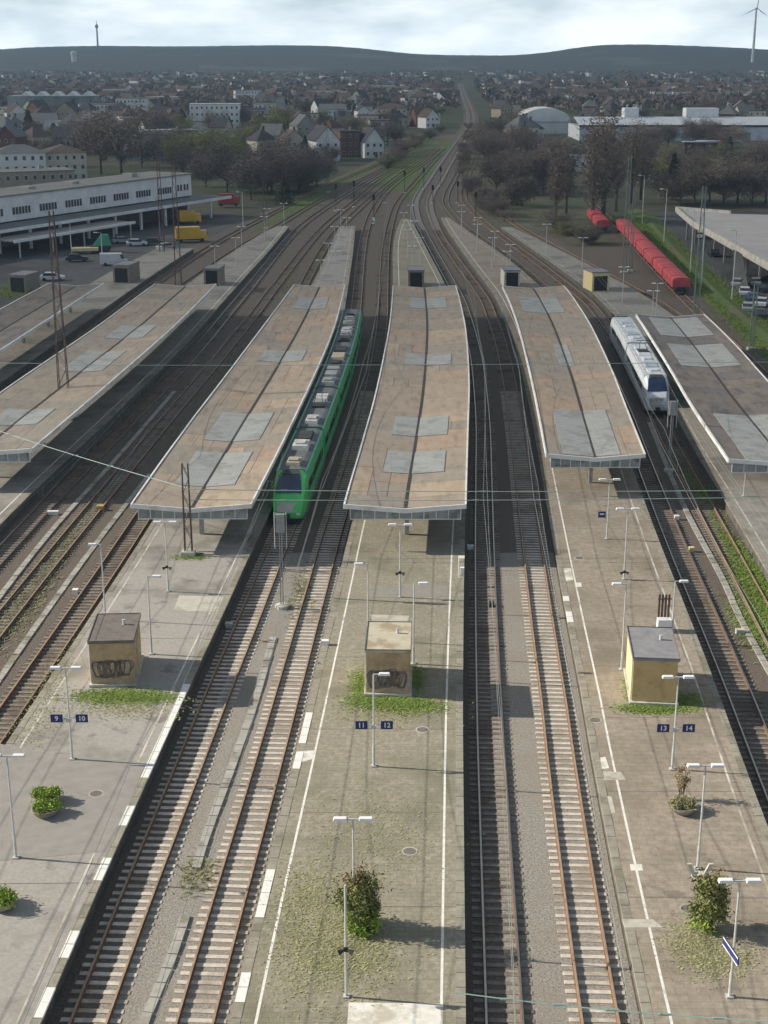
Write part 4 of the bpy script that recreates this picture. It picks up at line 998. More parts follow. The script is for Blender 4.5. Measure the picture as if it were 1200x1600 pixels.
def span(a, b, z, lb, n=6):
    o = wire([(a[0], a[1], z), (b[0], b[1], z)], .03, lb, 'span_wire', 'wire_green', .15, 'span wires across the tracks')
    for k in range(1, n):
        ins = MB(); t = k / n; ins.tube((a[0] + (b[0]-a[0])*t - .25, a[1] + (b[1]-a[1])*t, z - .15*4*t*(1-t)*.9), (a[0] + (b[0]-a[0])*t + .25, a[1] + (b[1]-a[1])*t, z - .15*4*t*(1-t)*.9), .045, 6)
        link('insulator', ins.mesh('insulator', M['wire_green'], o.location), o)
span((-15.3,104.3), (-36.6,124), 6.3, 'span wire from the short brown mast towards the left canopy')
span((-15.3,104.0), (29.5,104.6), 5.45, 'span wire crossing in front of the middle canopy')
span((-15.3,103.6), (30.5,103.4), 6.4, 'upper span wire crossing in front of the middle canopy')
span((-34,150), (47,152), 6.3, 'span wire over the canopies at the rear of the white train')
_a, _b = at(712, 1551, 5.6), at(1210, 1596, 5.6)
span((_a.x, _a.y), (_b.x, _b.y), 5.6, 'span wire at the bottom right corner')
span((_m.x,_m.y), (-60,150), 7.0, 'wire from the tall mast over the left edge')

# ------------------------------------------------------------------ buildings
def cmat(n, c, rough=.85, var=.82): 
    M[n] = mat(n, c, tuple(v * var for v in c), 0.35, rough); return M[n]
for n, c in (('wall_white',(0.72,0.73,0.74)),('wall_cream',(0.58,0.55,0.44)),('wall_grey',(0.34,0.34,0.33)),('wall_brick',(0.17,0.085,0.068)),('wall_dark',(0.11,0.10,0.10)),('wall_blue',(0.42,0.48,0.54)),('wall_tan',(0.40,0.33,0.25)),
             ('tile_red',(0.105,0.07,0.058)),('tile_brown',(0.13,0.095,0.08)),('tile_dark',(0.07,0.07,0.078)),('tile_grey',(0.17,0.175,0.18)),('flat_grey',(0.24,0.235,0.22)),('flat_pale',(0.50,0.51,0.51)),('hall_roof',(0.62,0.65,0.70)),('hall_teal',(0.30,0.36,0.37))): cmat(n, c)
M['pane'] = mat('window_pane', (0.03,0.035,0.045), (0.06,0.07,0.085), 0.3, 0.15, spec=0.6)
WIN = {}
def win_mesh(w, h):
    if (w, h) not in WIN:
        a = MB(); a.box((0,0,0), (w,.10,h)); b = MB(); b.box((0,-.06,0), (w*.84,.04,h*.86)); WIN[(w, h)] = (a.mesh('window', M['wall_white']), b.mesh('pane', M['pane']))
    return WIN[(w, h)]
def house(x, y, w, d, h, rz, roof, wallm, roofm, label, group=None, windows=True, ridge='y', rh=None, storeys=None, cat='house', name='house', chimney=True, sides='f'):
    root = thing(name, (x, y, -.35), label, cat, group, rz); rh = rh if rh is not None else min(w, d) * .48
    b = MB(); b.box((0,0,h/2), (w,d,h))
    if roof == 'gable':
        if ridge == 'y': b.add([(-w/2,-d/2,h),(w/2,-d/2,h),(0,-d/2,h+rh),(-w/2,d/2,h),(w/2,d/2,h),(0,d/2,h+rh)], [(0,1,2),(4,3,5)])
        else: b.add([(-w/2,-d/2,h),(-w/2,d/2,h),(-w/2,0,h+rh),(w/2,-d/2,h),(w/2,d/2,h),(w/2,0,h+rh)], [(1,0,2),(3,4,5)])
    lpart('wall', b, M[wallm], root)
    r = MB(); o, t = .45, .22
    if roof == 'gable':
        if ridge == 'y': pr = [(-w/2-o, h-o*rh/(w/2)), (0, h+rh), (w/2+o, h-o*rh/(w/2)), (w/2+o, h-o*rh/(w/2)+t), (0, h+rh+t), (-w/2-o, h-o*rh/(w/2)+t)]; r.sweep([((0,-d/2-o,0),(1,0)),((0,d/2+o,0),(1,0))], pr)
        else: pr = [(-d/2-o, h-o*rh/(d/2)), (0, h+rh), (d/2+o, h-o*rh/(d/2)), (d/2+o, h-o*rh/(d/2)+t), (0, h+rh+t), (-d/2-o, h-o*rh/(d/2)+t)]; r.sweep([((w/2+o,0,0),(0,1)),((-w/2-o,0,0),(0,1))], pr)
    elif roof == 'hip':
        k = min(w, d) / 2; ax = max(w/2 - k, .01); ay = max(d/2 - k, .01)
        r.add([(-w/2-o,-d/2-o,h),(w/2+o,-d/2-o,h),(w/2+o,d/2+o,h),(-w/2-o,d/2+o,h),(-ax,-ay,h+rh),(ax,-ay,h+rh),(ax,ay,h+rh),(-ax,ay,h+rh)], [(0,3,2,1),(4,5,6,7),(0,1,5,4),(1,2,6,5),(2,3,7,6),(3,0,4,7)])
    else:
        r.box((0,0,h+.15), (w+.5,d+.5,.35))
    ro = lpart('roof', r, M[roofm], root)
    if chimney:
        c = MB(); c.box((w*.18, d*.15, h + (rh if roof != 'flat' else .6) + .2), (.8,.8,1.6)); lpart('chimney', c, M['tile_red' if roof != 'flat' else 'wall_grey'], ro)
    if windows:
        st = storeys or max(1, int(h / 3)); wm, pm = win_mesh(1.1, 1.4)
        faces = [(w, -d/2, 0.0, (1,0))] + ([(d, 0, 0, 's')] if 's' in sides else [])
        for fw_, dd, _, kind in faces:
            n = max(2, int(fw_ / 2.6))
            for s in range(st):
                for i in range(n):
                    u = -fw_/2 + fw_ * (i + .5) / n; z = (h / st) * (s + .5) + .1
                    if kind == 's':
                        for sg in (1,) : o = link('window', wm, root, (sg*(w/2 + .04), u, z), R(90)*sg); link('pane', pm, o)
                    else: o = link('window', wm, root, (u, -d/2 - .04, z)); link('pane', pm, o)
        dm = MB(); dm.box((w*.1, -d/2 - .03, 1.3), (1.1,.08,2.1)); lpart('door', dm, M['wall_dark'], root)
    return root
def ph(px, py, w, d, h, *a, **k): p = at(px, py, -.35); return house(p.x, p.y + d/2, w, d, h, *a, **k)

# the station building: dark ground floor, white upper floor with groups of windows, wide canopy and a lower awning
d_ = Vector((.461,.887,0)); n_ = Vector((.887,-.461,0)); o_ = Vector((-80.5,300.5,0)); L0, L1 = -42, 69.5
brz = math.atan2(d_.y, d_.x)
root = thing('station_building', (o_.x, o_.y, 0), 'long white station building with rows of windows and projecting canopy', 'building')
def sb(s, n, z): q = o_ + d_*s + n_*n; return (q.x, q.y, z)
def sbox(mbx, s0, s1, n0, n1, z0, z1): 
    c = sb((s0+s1)/2, (n0+n1)/2, (z0+z1)/2); mbx.box(c, (s1-s0, abs(n1-n0), z1-z0), brz)
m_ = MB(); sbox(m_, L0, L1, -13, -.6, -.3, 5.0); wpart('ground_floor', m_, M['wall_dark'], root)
m_ = MB(); sbox(m_, L0, L1, -12, 0, 5.0, 10.1); uw = wpart('upper_wall', m_, M['wall_white'], root)
m_ = MB(); sbox(m_, L0-.4, L1+.4, -12.6, .35, 10.1, 10.45); wpart('roof', m_, M['flat_grey'], root)
wm, pm = win_mesh(.85, 1.75)
s = L0 + 3
k = 0
while s < L1 - 8:
    for i in range(6):
        q = sb(s + i*.98, .03, 7.0); ob = link('window', wm, root, Vector(q) - o_, brz); link('pane', pm, ob)
    s += 8.6
for s in (L1 - 5.8, L1 - 4.6, L1 - 3.0, L1 - 1.8):
    q = sb(s, .03, 7.2); ob = link('window', wm, root, Vector(q) - o_, brz); link('pane', pm, ob)
m_ = MB(); sbox(m_, L0, L1 + 5, .05, 8.4, 4.45, 4.7); cn = wpart('canopy', m_, M['tile_grey'], root)
m_ = MB(); sbox(m_, L0, L1 + 5.1, 8.4, 8.6, 4.2, 4.85); wpart('canopy_edge', m_, M['wall_white'], root)
s = L0 + 4
while s < L1 + 4: m_ = MB(); sbox(m_, s, s+.5, 7.2, 7.7, -.1, 4.5); wpart('column', m_, M['wall_white'], root); s += 9.5
m_ = MB(); sbox(m_, -14, 25, 8.8, 15.6, 3.3, 3.5); wpart('awning', m_, M['tile_grey'], root)
m_ = MB(); sbox(m_, -14, 25.2, 15.6, 15.8, 3.1, 3.65); wpart('awning_edge', m_, M['wall_white'], root)
for s in (-12, -2, 8, 18, 24): m_ = MB(); sbox(m_, s, s+.25, 15.0, 15.25, -.1, 3.4); wpart('awning_post', m_, M['galv'], root)
for k, (s, zz) in enumerate(((-20,11.2),(15,11.0),(30,11.0),(52,11.3))): m_ = MB(); sbox(m_, s, s+2.2, -8, -5, 10.45, zz); wpart('roof_vent', m_, M['wall_grey'], root)

ph(35, 305, 26, 12, 6.5, .45, 'flat', 'wall_tan', 'flat_grey', 'grey flat-roofed block behind the left end of the station building', cat='building', name='flat_block', sides='fs')
ph(25, 288, 16, 12, 9.5, .3, 'hip', 'wall_white', 'tile_grey', 'white house with blue-grey windows at the left edge', rh=2.5, sides='fs')
ph(92, 284, 13, 16, 9.0, .35, 'hip', 'wall_cream', 'tile_brown', 'cream rendered house with brown hipped roof behind the station building', rh=2.4, sides='fs')
ph(335, 205, 27, 16, 14, .05, 'flat', 'wall_white', 'flat_pale', 'large white flat-roofed block left of the middle', cat='building', name='flat_block')
ph(313, 212, 19, 8, 7, .05, 'flat', 'wall_white', 'flat_grey', 'low white wing in front of the large white block', cat='building', name='flat_block', windows=False)
ph(418, 188, 17, 12, 10, .0, 'flat', 'wall_white', 'flat_grey', 'white balconied block right of the large white one', cat='building', name='flat_block')
ph(438, 190, 5, 8, 14, .0, 'flat', 'wall_grey', 'flat_grey', 'grey stair tower beside the white balconied block', cat='building', name='stair_tower', windows=False)
ph(503, 252, 9.5, 14, 8, .35, 'gable', 'wall_white', 'tile_dark', 'larger white gabled house beside the tracks', rh=5, sides='fs')
ph(578, 247, 8, 12, 6.5, .30, 'gable', 'wall_white', 'tile_dark', 'smaller white gabled house standing nearest the green verge', rh=5, sides='fs')
ph(543, 246, 8, 12, 10, .2, 'flat', 'wall_brick', 'tile_dark', 'dark red brick block between the two white gabled houses', cat='building', name='brick_block')
ph(612, 196, 18, 12, 9.5, .0, 'hip', 'wall_cream', 'tile_brown', 'ornate pale house with tall windows above the verge', rh=3)
ph(565, 185, 8, 9, 5, .3, 'gable', 'wall_white', 'tile_dark', 'white house with low gable left of the ornate pale house', rh=3)
ph(520, 182, 18, 9, 5, -.1, 'gable', 'wall_white', 'tile_grey', 'long low white house behind the gabled houses', ridge='x', rh=3)
ph(478, 215, 10, 10, 6, .4, 'gable', 'wall_cream', 'tile_brown', 'cream house half hidden by the bare tree beside the tracks', rh=4)
ph(455, 235, 8, 10, 5, .3, 'gable', 'wall_cream', 'tile_brown', 'small cream house left of the larger white gabled house', rh=3.5)
ph(228, 250, 18, 12, 7, .3, 'flat', 'wall_blue', 'flat_pale', 'pale blue flat building behind the station roof', cat='building', name='flat_block')
ph(262, 225, 24, 10, 6, .3, 'flat', 'wall_blue', 'flat_pale', 'long pale building left of the green trees', cat='building', name='flat_block', windows=False)
ph(250, 208, 16, 12, 6, .2, 'gable', 'wall_brick', 'tile_red', 'dark red roofed house left of the low white wing', ridge='x', rh=4)
ph(405, 222, 9, 10, 9, .1, 'gable', 'wall_brick', 'tile_red', 'red brick house beside the green trees', rh=4)
ph(345, 248, 10, 10, 8, .2, 'flat', 'wall_white', 'flat_grey', 'narrow white building among the green trees', cat='building', name='flat_block')
ph(80, 178, 62, 30, 12, .05, 'flat', 'hall_teal', 'hall_teal', 'large blue-green hall with zigzag skylights at upper left', cat='hall', name='factory_hall', windows=False, chimney=False)
ph(45, 205, 26, 20, 5, .3, 'gable', 'wall_blue', 'tile_grey', 'blue-grey shed roof below the large hall at the left edge', rh=4, ridge='x', windows=False, chimney=False, cat='hall')
ph(95, 205, 30, 12, 5, -.1, 'flat', 'wall_white', 'flat_pale', 'low white building in front of the large blue-green hall', cat='building', name='flat_block', windows=False, chimney=False)
for k in range(5):
    p = at(40 + 24*k, 178, 0); m_ = MB(); m_.add([(-4,0,0),(4,0,0),(0,0,3.2),(-4,16,0),(4,16,0),(0,16,3.2)], [(0,1,2),(4,3,5),(0,2,5,3),(1,4,5,2)])
    o = link('skylight', m_.mesh('skylight', M['wall_white'])); o.location = (p.x + .0, p.y + 3, 12.0); tag(o, 'white zigzag skylight on the large hall roof, number %s from the left' % ('one','two','three','four','five')[k], 'skylight', 'zigzag skylights')
# right-hand halls
p = at(852, 208, 0); root = thing('barrel_hall', (p.x, p.y, -.3), 'white hall with curved barrel roof right of the tracks', 'hall')
m_ = MB(); m_.box((0,14,3), (26,28,6)); lpart('wall', m_, M['wall_white'], root)
m_ = MB(); pr = [(-13.2,6.3)] + [(-13*math.cos(t), 6.6 + 6.4*math.sin(t)) for t in [math.pi*k/12 for k in range(13)]] + [(13.2,6.3)]
m_.sweep([((0,0,0),(1,0)),((0,28.4,0),(1,0))], pr); lpart('roof', m_, M['wall_white'], root)
m_ = MB(); m_.box((0,-.05,5.9), (26.4,.3,.8)); lpart('eaves_band', m_, M['wall_blue'], root)
p = at(905, 219, 0); root = thing('warehouse', (p.x, p.y, -.3), 'very long low white warehouse with dark band at upper right', 'warehouse')
m_ = MB(); m_.box((75,22,3.2), (150,44,6.4)); lpart('wall', m_, M['hall_roof'], root)
m_ = MB(); m_.box((75,-.2,6.9), (150.4,.5,1.0)); lpart('band', m_, M['tile_dark'], root)
m_ = MB(); m_.add([(-.5,-.6,7.4),(150.5,-.6,7.4),(150.5,22,10.4),(-.5,22,10.4),(150.5,45,7.4),(-.5,45,7.4)], [(0,1,2,3),(3,2,4,5)]); lpart('roof', m_, M['hall_roof'], root)
for k, (x, w) in enumerate(((28,7),(63,16))): m_ = MB(); m_.box((x,24,12.2), (w,9,4.6)); lpart('roof_house', m_, M['wall_white'], root)
for k in range(10): m_ = MB(); m_.box((8 + 14.5*k,-.05,2.0), (4.5,.12,3.6)); lpart('gate', m_, M['wall_grey'], root)
ph(835, 275, 14, 8, 4, .1, 'flat', 'wall_tan', 'flat_grey', 'small flat-roofed building among the bare trees right of the tracks', cat='building', name='flat_block')
ph(912, 268, 9, 8, 5, -.1, 'flat', 'wall_white', 'flat_pale', 'small white building behind the column-shaped bare trees', cat='building', name='flat_block')
ph(1085, 242, 9, 5, 5, 0, 'flat', 'tile_red', 'flat_pale', 'low red-fronted building before the long warehouse', cat='building', name='flat_block', windows=False, chimney=False)

p = at(1126, 240, 0); root = thing('filling_canopy', (p.x, p.y, -.3), 'flat white canopy on posts before the long warehouse', 'canopy')
m_ = MB(); m_.box((0,4,5.0), (18,8,.6)); lpart('roof', m_, M['flat_pale'], root)
for sx in (-6, 0, 6): m_ = MB(); m_.box((sx,4,2.4), (.5,.5,4.8)); lpart('post', m_, M['wall_white'], root)
# parking deck at the right edge
root = thing('parking_deck', (65, 237, -.02), 'pale concrete parking deck at the right edge', 'building')
pts = [(64.6,236),(65.2,302),(67.5,331.5),(78,322),(104,316),(108,236)]
m_ = MB(); m_.prism(pts, 3.9, 4.55); wpart('deck', m_, mat('deck_concrete', (0.40,0.375,0.36), (0.46,0.435,0.42), 0.2, 0.9), root)
for (xa, ya), (xb, yb) in zip(pts, pts[1:4]):
    m_ = MB(); ln = math.hypot(xb-xa, yb-ya); m_.box(((xa+xb)/2, (ya+yb)/2, 4.75), (.25, ln, 1.0), -math.atan2(xb-xa, yb-ya)); wpart('parapet', m_, M['concrete'], root)
for k in range(9): m_ = MB(); m_.box((66.2 + .02*k, 240 + 9*k, 1.95), (.4,.4,3.95)); wpart('column', m_, M['wall_grey'], root)
m_ = MB(); m_.box((82,275,1.9), (.3,70,3.8)); wpart('inner_wall', m_, M['wall_dark'], root)
m_ = MB(); m_.add([(60.6,243,.02),(61.6,237,.02),(65,258,4.4),(64.9,264,4.4)], [(0,1,2,3)]); m_.add([(60.6,243,-.2),(61.6,237,-.2),(65,258,4.1),(64.9,264,4.1)], [(0,3,2,1)]); wpart('ramp', m_, M['asphalt'], root)

# ------------------------------------------------------------------ cars, lorries
CARM = {}
def car(x, y, rz, paint, label, van=False, group='parked cars'):
    if (paint, van) not in CARM:
        b = MB(); ln, w = (5.2, 1.95) if van else (4.4, 1.78)
        if van: side = [(-2.6,.35),(2.6,.35),(2.6,.95),(2.0,1.15),(1.5,2.25),(-2.55,2.3),(-2.6,.6)]
        else: side = [(-2.2,.35),(2.2,.35),(2.2,.75),(1.15,.92),(-1.95,.98),(-2.2,.8)]
        def ext(mbx, pr, w_):
            n = len(pr); mbx.add([(a, -w_/2, z) for a, z in pr] + [(a, w_/2, z) for a, z in pr], [tuple(range(n)), tuple(range(2*n-1, n-1, -1))] + [(k, n+k, n+(k+1)%n, (k+1)%n) for k in range(n)])
        ext(b, side, w)
        g = MB(); t = MB()
        if van: ext(g, [(1.45,1.3),(2.02,1.3),(1.62,2.1),(1.2,2.1)], w + .03)
        else:
            ext(g, [(-1.75,.96),(1.1,.90),(.45,1.38),(-1.25,1.40)], w*.90); ext(t, [(-1.28,1.39),(.48,1.37),(.40,1.45),(-1.2,1.47)], w*.84)
        wh = MB(); wh.tube((0,-.11,0), (0,.11,0), .32, 12)
        CARM[(paint, van)] = (b.mesh('body', M[paint]), g.mesh('glass', M['pane']), t.mesh('roof', M[paint]) if t.f else None, wh.mesh('wheel', M['black']), ln, w)
    bm, gm, tm, wh, ln, w = CARM[(paint, van)]
    root = thing('parked_van' if van else 'parked_car', (x, y, -.02), label, 'van' if van else 'car', group, rz)
    link('body', bm, root); link('glass', gm, root)
    if tm: link('roof', tm, root)
    for sx in (-.31, .31):
        for sy in (-1, 1): link('wheel', wh, root, (ln*sx, sy*(w/2 - .1), .32))
for n, c in (('paint_white',(0.62,0.63,0.64)),('paint_silver',(0.36,0.37,0.38)),('paint_dark',(0.035,0.038,0.045)),('paint_blue',(0.05,0.09,0.22)),('paint_red',(0.35,0.03,0.03)),('paint_yellow',(0.62,0.36,0.03)),('paint_green',(0.02,0.26,0.14))): M[n] = mat(n, c, tuple(v*.9 for v in c), .5, .3, spec=.5)
def pc(px, py, rz, paint, label, van=False, group='parked cars'): p = at(px, py, 0); car(p.x, p.y, rz, paint, label, van, group)
pc(82, 438, .1, 'paint_white', 'white car alone in the forecourt beside the tall lattice mast')
pc(178, 414, .2, 'paint_white', 'white van beside the stair house on the forecourt', True)
pc(214, 384, .2, 'paint_white', 'white car beside the green skip')
pc(240, 382, .2, 'paint_dark', 'black car next to the white one by the green skip')
pc(192, 380, .4, 'paint_silver', 'silver car in the shade of the station awning')
pc(120, 408, .3, 'paint_dark', 'dark car under the left awning')
pc(260, 390, .9, 'paint_silver', 'silver car in front of the yellow lorry')
for k, (px, py, pa, lb) in enumerate(((1152,447,'paint_silver','silver car by the foot of the deck ramp'), (1163,461,'paint_white','white car behind the blue one on the right car park'), (1176,470,'paint_blue','blue car on the right car park'), (1190,478,'paint_white','white car beside the blue one on the right car park'), (1168,486,'paint_silver','silver car nearest the grass bank at right'), (1186,496,'paint_dark','dark car nearest the grass bank at right'), (1196,455,'paint_dark','dark car under the parking deck edge'), (1180,446,'paint_silver','silver car in the shade of the parking deck'), (1115,400,'paint_dark','dark car on the road left of the deck'), (1095,372,'paint_white','white car at the far end of the deck'))):
    pc(px, py, 1.2 + .15*(k % 3), pa, lb)
def lorry(px, py, rz, paint, label, ln=7.0, cat='lorry'):
    root = thing('delivery_lorry', at(px, py, -.02), label, cat, None, rz)
    m_ = MB(); m_.box((-.6,0,2.0), (ln-1.8,2.4,2.5)); lpart('cargo_box', m_, M[paint], root)
    m_ = MB(); m_.box((ln/2-.8,0,1.5), (1.7,2.2,1.9), top=.88); cb = lpart('cab', m_, M[paint], root)
    m_ = MB(); m_.box((ln/2+.02,0,1.9), (.14,1.8,.8)); link('windscreen', m_.mesh('windscreen', M['pane']), cb)
    m_ = MB(); m_.box((-.2,0,.6), (ln-1,1.6,.3)); lpart('chassis', m_, M['unit_dark'], root)
    for sx in (-.32, .34):
        for sy in (-1, 1): m_ = MB(); m_.tube((ln*sx,sy*1.1,.45), (ln*sx,sy*.8,.45), .45, 12); lpart('wheel', m_, M['black'], root)
lorry(298, 378, .25, 'paint_yellow', 'yellow delivery lorry on the forecourt')
lorry(296, 350, .25, 'paint_yellow', 'farther yellow lorry under the station canopy end', 5.5)
lorry(357, 322, .1, 'paint_red', 'red lorry beyond the station building', 6)
root = thing('green_skip', at(158, 394, -.02), 'green covered skip on the forecourt', 'skip', None, .2)
m_ = MB(); m_.add([(-1.6,-1,0),(1.6,-1,0),(2.2,-1,1.4),(-2.2,-1,1.4),(-1.6,1,0),(1.6,1,0),(2.2,1,1.4),(-2.2,1,1.4)], [(0,1,2,3),(5,4,7,6),(1,5,6,2),(4,0,3,7),(3,2,6,7)]); lpart('tub', m_, M['unit_dark'], root)
m_ = MB(); m_.add([(-1.5,-1,1.4),(2.1,-1,1.4),(2.1,1,1.4),(-1.5,1,1.4),(.2,-.7,3.6),(1.6,-.7,3.6),(1.6,.7,3.6),(.2,.7,3.6)], [(0,1,5,4),(1,2,6,5),(2,3,7,6),(3,0,4,7),(4,5,6,7)]); lpart('cover', m_, M['paint_green'], root)
root = thing('flat_trailer', at(133, 396, -.02), 'pale yellow flat trailer beside the green skip', 'trailer', None, .2)
m_ = MB(); m_.box((0,0,.9), (5.4,2.2,.6)); lpart('bed', m_, M['kiosk_yellow'], root)
for sx in (-1.6,1.6):
    for sy in (-1,1): m_ = MB(); m_.tube((sx,sy*1.05,.4), (sx,sy*.8,.4), .4, 10); lpart('wheel', m_, M['black'], root)

# ------------------------------------------------------------------ trees
def tree_proto(seed, h, rad, form, twig, n=1500):
    r2 = random.Random(seed); t = MB(); c = MB(); tips = []
    if form == 'conifer':
        t.tube((0,0,-.4), (0,0,h*.95), h*.018, 6, .03)
        for k in range(n):
            z = r2.uniform(.08, 1.0); rr = rad * (1 - z) ** .85 * r2.uniform(.35, 1.05); a = r2.uniform(0, 6.28); p = Vector((rr*math.cos(a), rr*math.sin(a), h*z))
            s = r2.uniform(.3,.75); q = Quaternion((0,0,1), a) @ Quaternion((0,1,0), r2.uniform(.2,.9)) @ Quaternion((1,0,0), r2.uniform(-.8,.8))
            c.add([p + q @ Vector(v) for v in ((-s*.4,-s*.4,0),(s,-.1*s,0),(s*.3,s*.45,0))], [(0,1,2)])
    else:
        tall = form == 'poplar'
        t.tube((0,0,-.4), (0,0,h*.30), h*.022, 7, h*.016); t.tube((0,0,h*.30), (r2.uniform(-.3,.3), r2.uniform(-.3,.3), h*.86), h*.016, 6, .03)
        nb = 22 if tall else 20
        for k in range(nb):
            z0 = h * (r2.uniform(.15,.8) if tall else r2.uniform(.12,.60)); a = k*2.4 + r2.uniform(-.4,.4)
            rr = rad * r2.uniform(.6,1.0); up = h*(r2.uniform(.10,.22) if tall else r2.uniform(.16,.36))
            if not tall and z0 + up > h*.92: up = h*.92 - z0
            e = Vector((rr*math.cos(a), rr*math.sin(a), z0 + up)); mid = Vector((rr*.5*math.cos(a+.15), rr*.5*math.sin(a+.15), z0 + up*.45))
            t.tube((0,0,z0), mid, .09, 5, .055, caps=False); t.tube(mid, e, .055, 4, .02, caps=False); tips += [mid, e]
            for j in range(3):
                e2 = mid.lerp(e, r2.random()) + Vector((r2.uniform(-1,1), r2.uniform(-1,1), r2.uniform(0,1))) * rad * .38; t.tube(mid.lerp(e, .4*j), e2, .035, 3, .012, caps=False); tips.append(e2)
        for k in range(n):
            b = r2.choice(tips); sg = rad * (.16 if not tall else .22)
            p = b + Vector((r2.gauss(0,sg), r2.gauss(0,sg), r2.gauss(.05*h, sg*(1 if not tall else 2.2))))
            if p.z < h*.12: continue
            q = Quaternion((r2.uniform(-1,1), r2.uniform(-1,1), r2.uniform(-1,1), r2.uniform(-1,1))).normalized(); s = r2.uniform(.4,1.15); w_ = r2.uniform(.04,.10)
            c.add([p + q @ Vector(v) for v in ((-w_,0,0),(w_,0,0),(w_*.4,0,s),(-w_*.3,.1,s*.9))], [(0,1,2,3)])
    return t.mesh('trunk', M['bark']), c.mesh('crown', M[twig])
PT = {'round': [tree_proto(1,13,5.6,'round','twig_brown',3000), tree_proto(2,12,5.2,'round','twig_dark',3000), tree_proto(3,14,6.2,'round','twig_brown',3400)],
      'dark': [tree_proto(4,12,5.5,'round','twig_dark',3400), tree_proto(5,10,4.8,'round','twig_dark',2800)],
      'green': [tree_proto(6,11,4.6,'round','twig_green',3200), tree_proto(7,9,4.2,'round','twig_green',2800)],
      'poplar': [tree_proto(8,17,2.2,'poplar','twig_brown',1900), tree_proto(9,19,2.5,'poplar','twig_brown',2000)],
      'conifer': [tree_proto(10,12,3.4,'conifer','needle',1500), tree_proto(11,9,3.0,'conifer','needle',1300)]}
NAMES = {'round': 'bare_tree', 'dark': 'bare_tree', 'green': 'budding_tree', 'poplar': 'bare_poplar', 'conifer': 'conifer'}
def tree(x, y, kind, label, group=None, s=1.0, wide=1.0):
    tm, cm_ = rnd.choice(PT[kind]); root = thing(NAMES[kind], (x, y, -.35), label, 'tree', group, rnd.uniform(0, 6.28)); k = s * rnd.uniform(.9, 1.12)
    root.scale = (k*wide, k*wide, k); link('trunk', tm, root); link('crown', cm_, root)
def pt(px, py, kind, label, group=None, s=1.0, wide=1.0): p = at(px, py, -.35); tree(p.x, p.y, kind, label, group, s, wide)
pt(158, 272, 'round', 'left one of the broad brown bare trees behind the station building', None, 1.35, 1.25)
pt(190, 276, 'round', 'middle one of the broad brown bare trees behind the station building', None, 1.45, 1.25)
pt(222, 262, 'dark', 'right one of the broad brown bare trees behind the station building', None, 1.25, 1.2)
pt(46, 215, 'conifer', 'dark conifer beside the low white building at upper left', None, 1.5)
pt(85, 222, 'conifer', 'round dark evergreen below the low white building', None, 1.0, 1.5)
for px, py, s, lb in ((285,268,1.1,'leftmost yellow-green budding tree behind the station roof'), (312,262,1.2,'yellow-green budding tree in front of the low white wing'), (340,272,1.15,'budding tree at the right end of the station roof'), (362,258,1.2,'yellow-green budding tree right of the large white block'), (383,240,1.2,'budding tree left of the red brick house'), (440,212,1.5,'yellow-green budding tree behind the brown hedge trees'), (420,225,1.2,'budding tree in front of the red brick house')): pt(px, py, 'green', lb, None, s, 1.1)
for px, py, s, lb in ((425,302,1.15,'left one of the dense dark bare trees beside the tracks'), (445,308,1.2,'middle one of the dense dark bare trees beside the tracks'), (468,304,1.1,'right one of the dense dark bare trees beside the tracks'), (392,312,1.0,'dark bare tree behind the red lorry'), (355,300,1.0,'dark bare tree at the end of the station building'), (405,290,1.1,'dark bare tree between the mast and the red brick house'), (495,292,.8,'small dark bare tree in front of the larger white gabled house'), (322,292,.9,'dark bare tree right behind the station building end')): pt(px, py, 'dark', lb, None, s, 1.15)
pt(443, 322, 'conifer', 'dark green evergreen bush on the grass by the left tracks', None, .55, 1.7)
for px, py, s, lb in ((868,345,1.0,'leftmost column-shaped bare tree beyond the right tracks'), (884,338,1.05,'column-shaped bare tree left of the taller pair'), (925,350,1.25,'left one of the two tallest column-shaped bare trees'), (942,346,1.3,'right one of the two tallest column-shaped bare trees'), (962,330,1.1,'column-shaped bare tree behind the green masts'), (985,318,1.15,'column-shaped bare tree left of the car park'), (1000,312,1.1,'rightmost column-shaped bare tree')): pt(px, py, 'poplar', lb, None, s, 1.15)
for k, (px, py, s) in enumerate(((775,302,1.1),(790,290,1.2),(808,296,1.15),(826,305,1.1),(848,300,1.2),(762,262,1.1),(782,250,1.2),(805,258,1.2),(830,250,1.2),(862,268,1.2),(895,262,1.1),(770,228,1.2),(795,222,1.2))): pt(px, py, 'round' if k % 2 else 'dark', 'purple-brown bare tree in the thicket right of the main line', 'thicket right of the main line', s*.8, 1.2)
for k, (px, py, s) in enumerate(((1040,318,1.2),(1062,322,1.1),(1085,316,1.15),(1108,322,1.2),(1130,320,1.25),(1152,318,1.3),(1175,322,1.35),(1196,318,1.3),(1030,290,1.2),(1060,288,1.2),(1095,286,1.2),(1125,290,1.25),(1160,284,1.3),(1190,288,1.3))): pt(px, py, ('round','dark','green')[k % 3] if k % 5 else 'round', 'bare tree in the dark belt of trees behind the parking deck', 'tree belt behind the parking deck', s*.66, 1.35)
pt(1050, 312, 'conifer', 'dark conifer in the tree belt behind the parking deck', None, 1.0)
pt(800, 322, 'conifer', 'low dark evergreen by the white box right of the main line', None, .6, 1.6)
root = thing('relay_cabinet', at(768, 312, 0), 'white cabinet on the verge right of the main line', 'cabinet'); m_ = MB(); m_.box((0,0,1.2), (1.6,1.2,2.4)); lpart('box', m_, M['sign_white'], root); m_ = MB(); m_.box((0,0,2.5), (1.9,1.5,.2)); lpart('lid', m_, M['wall_grey'], root)

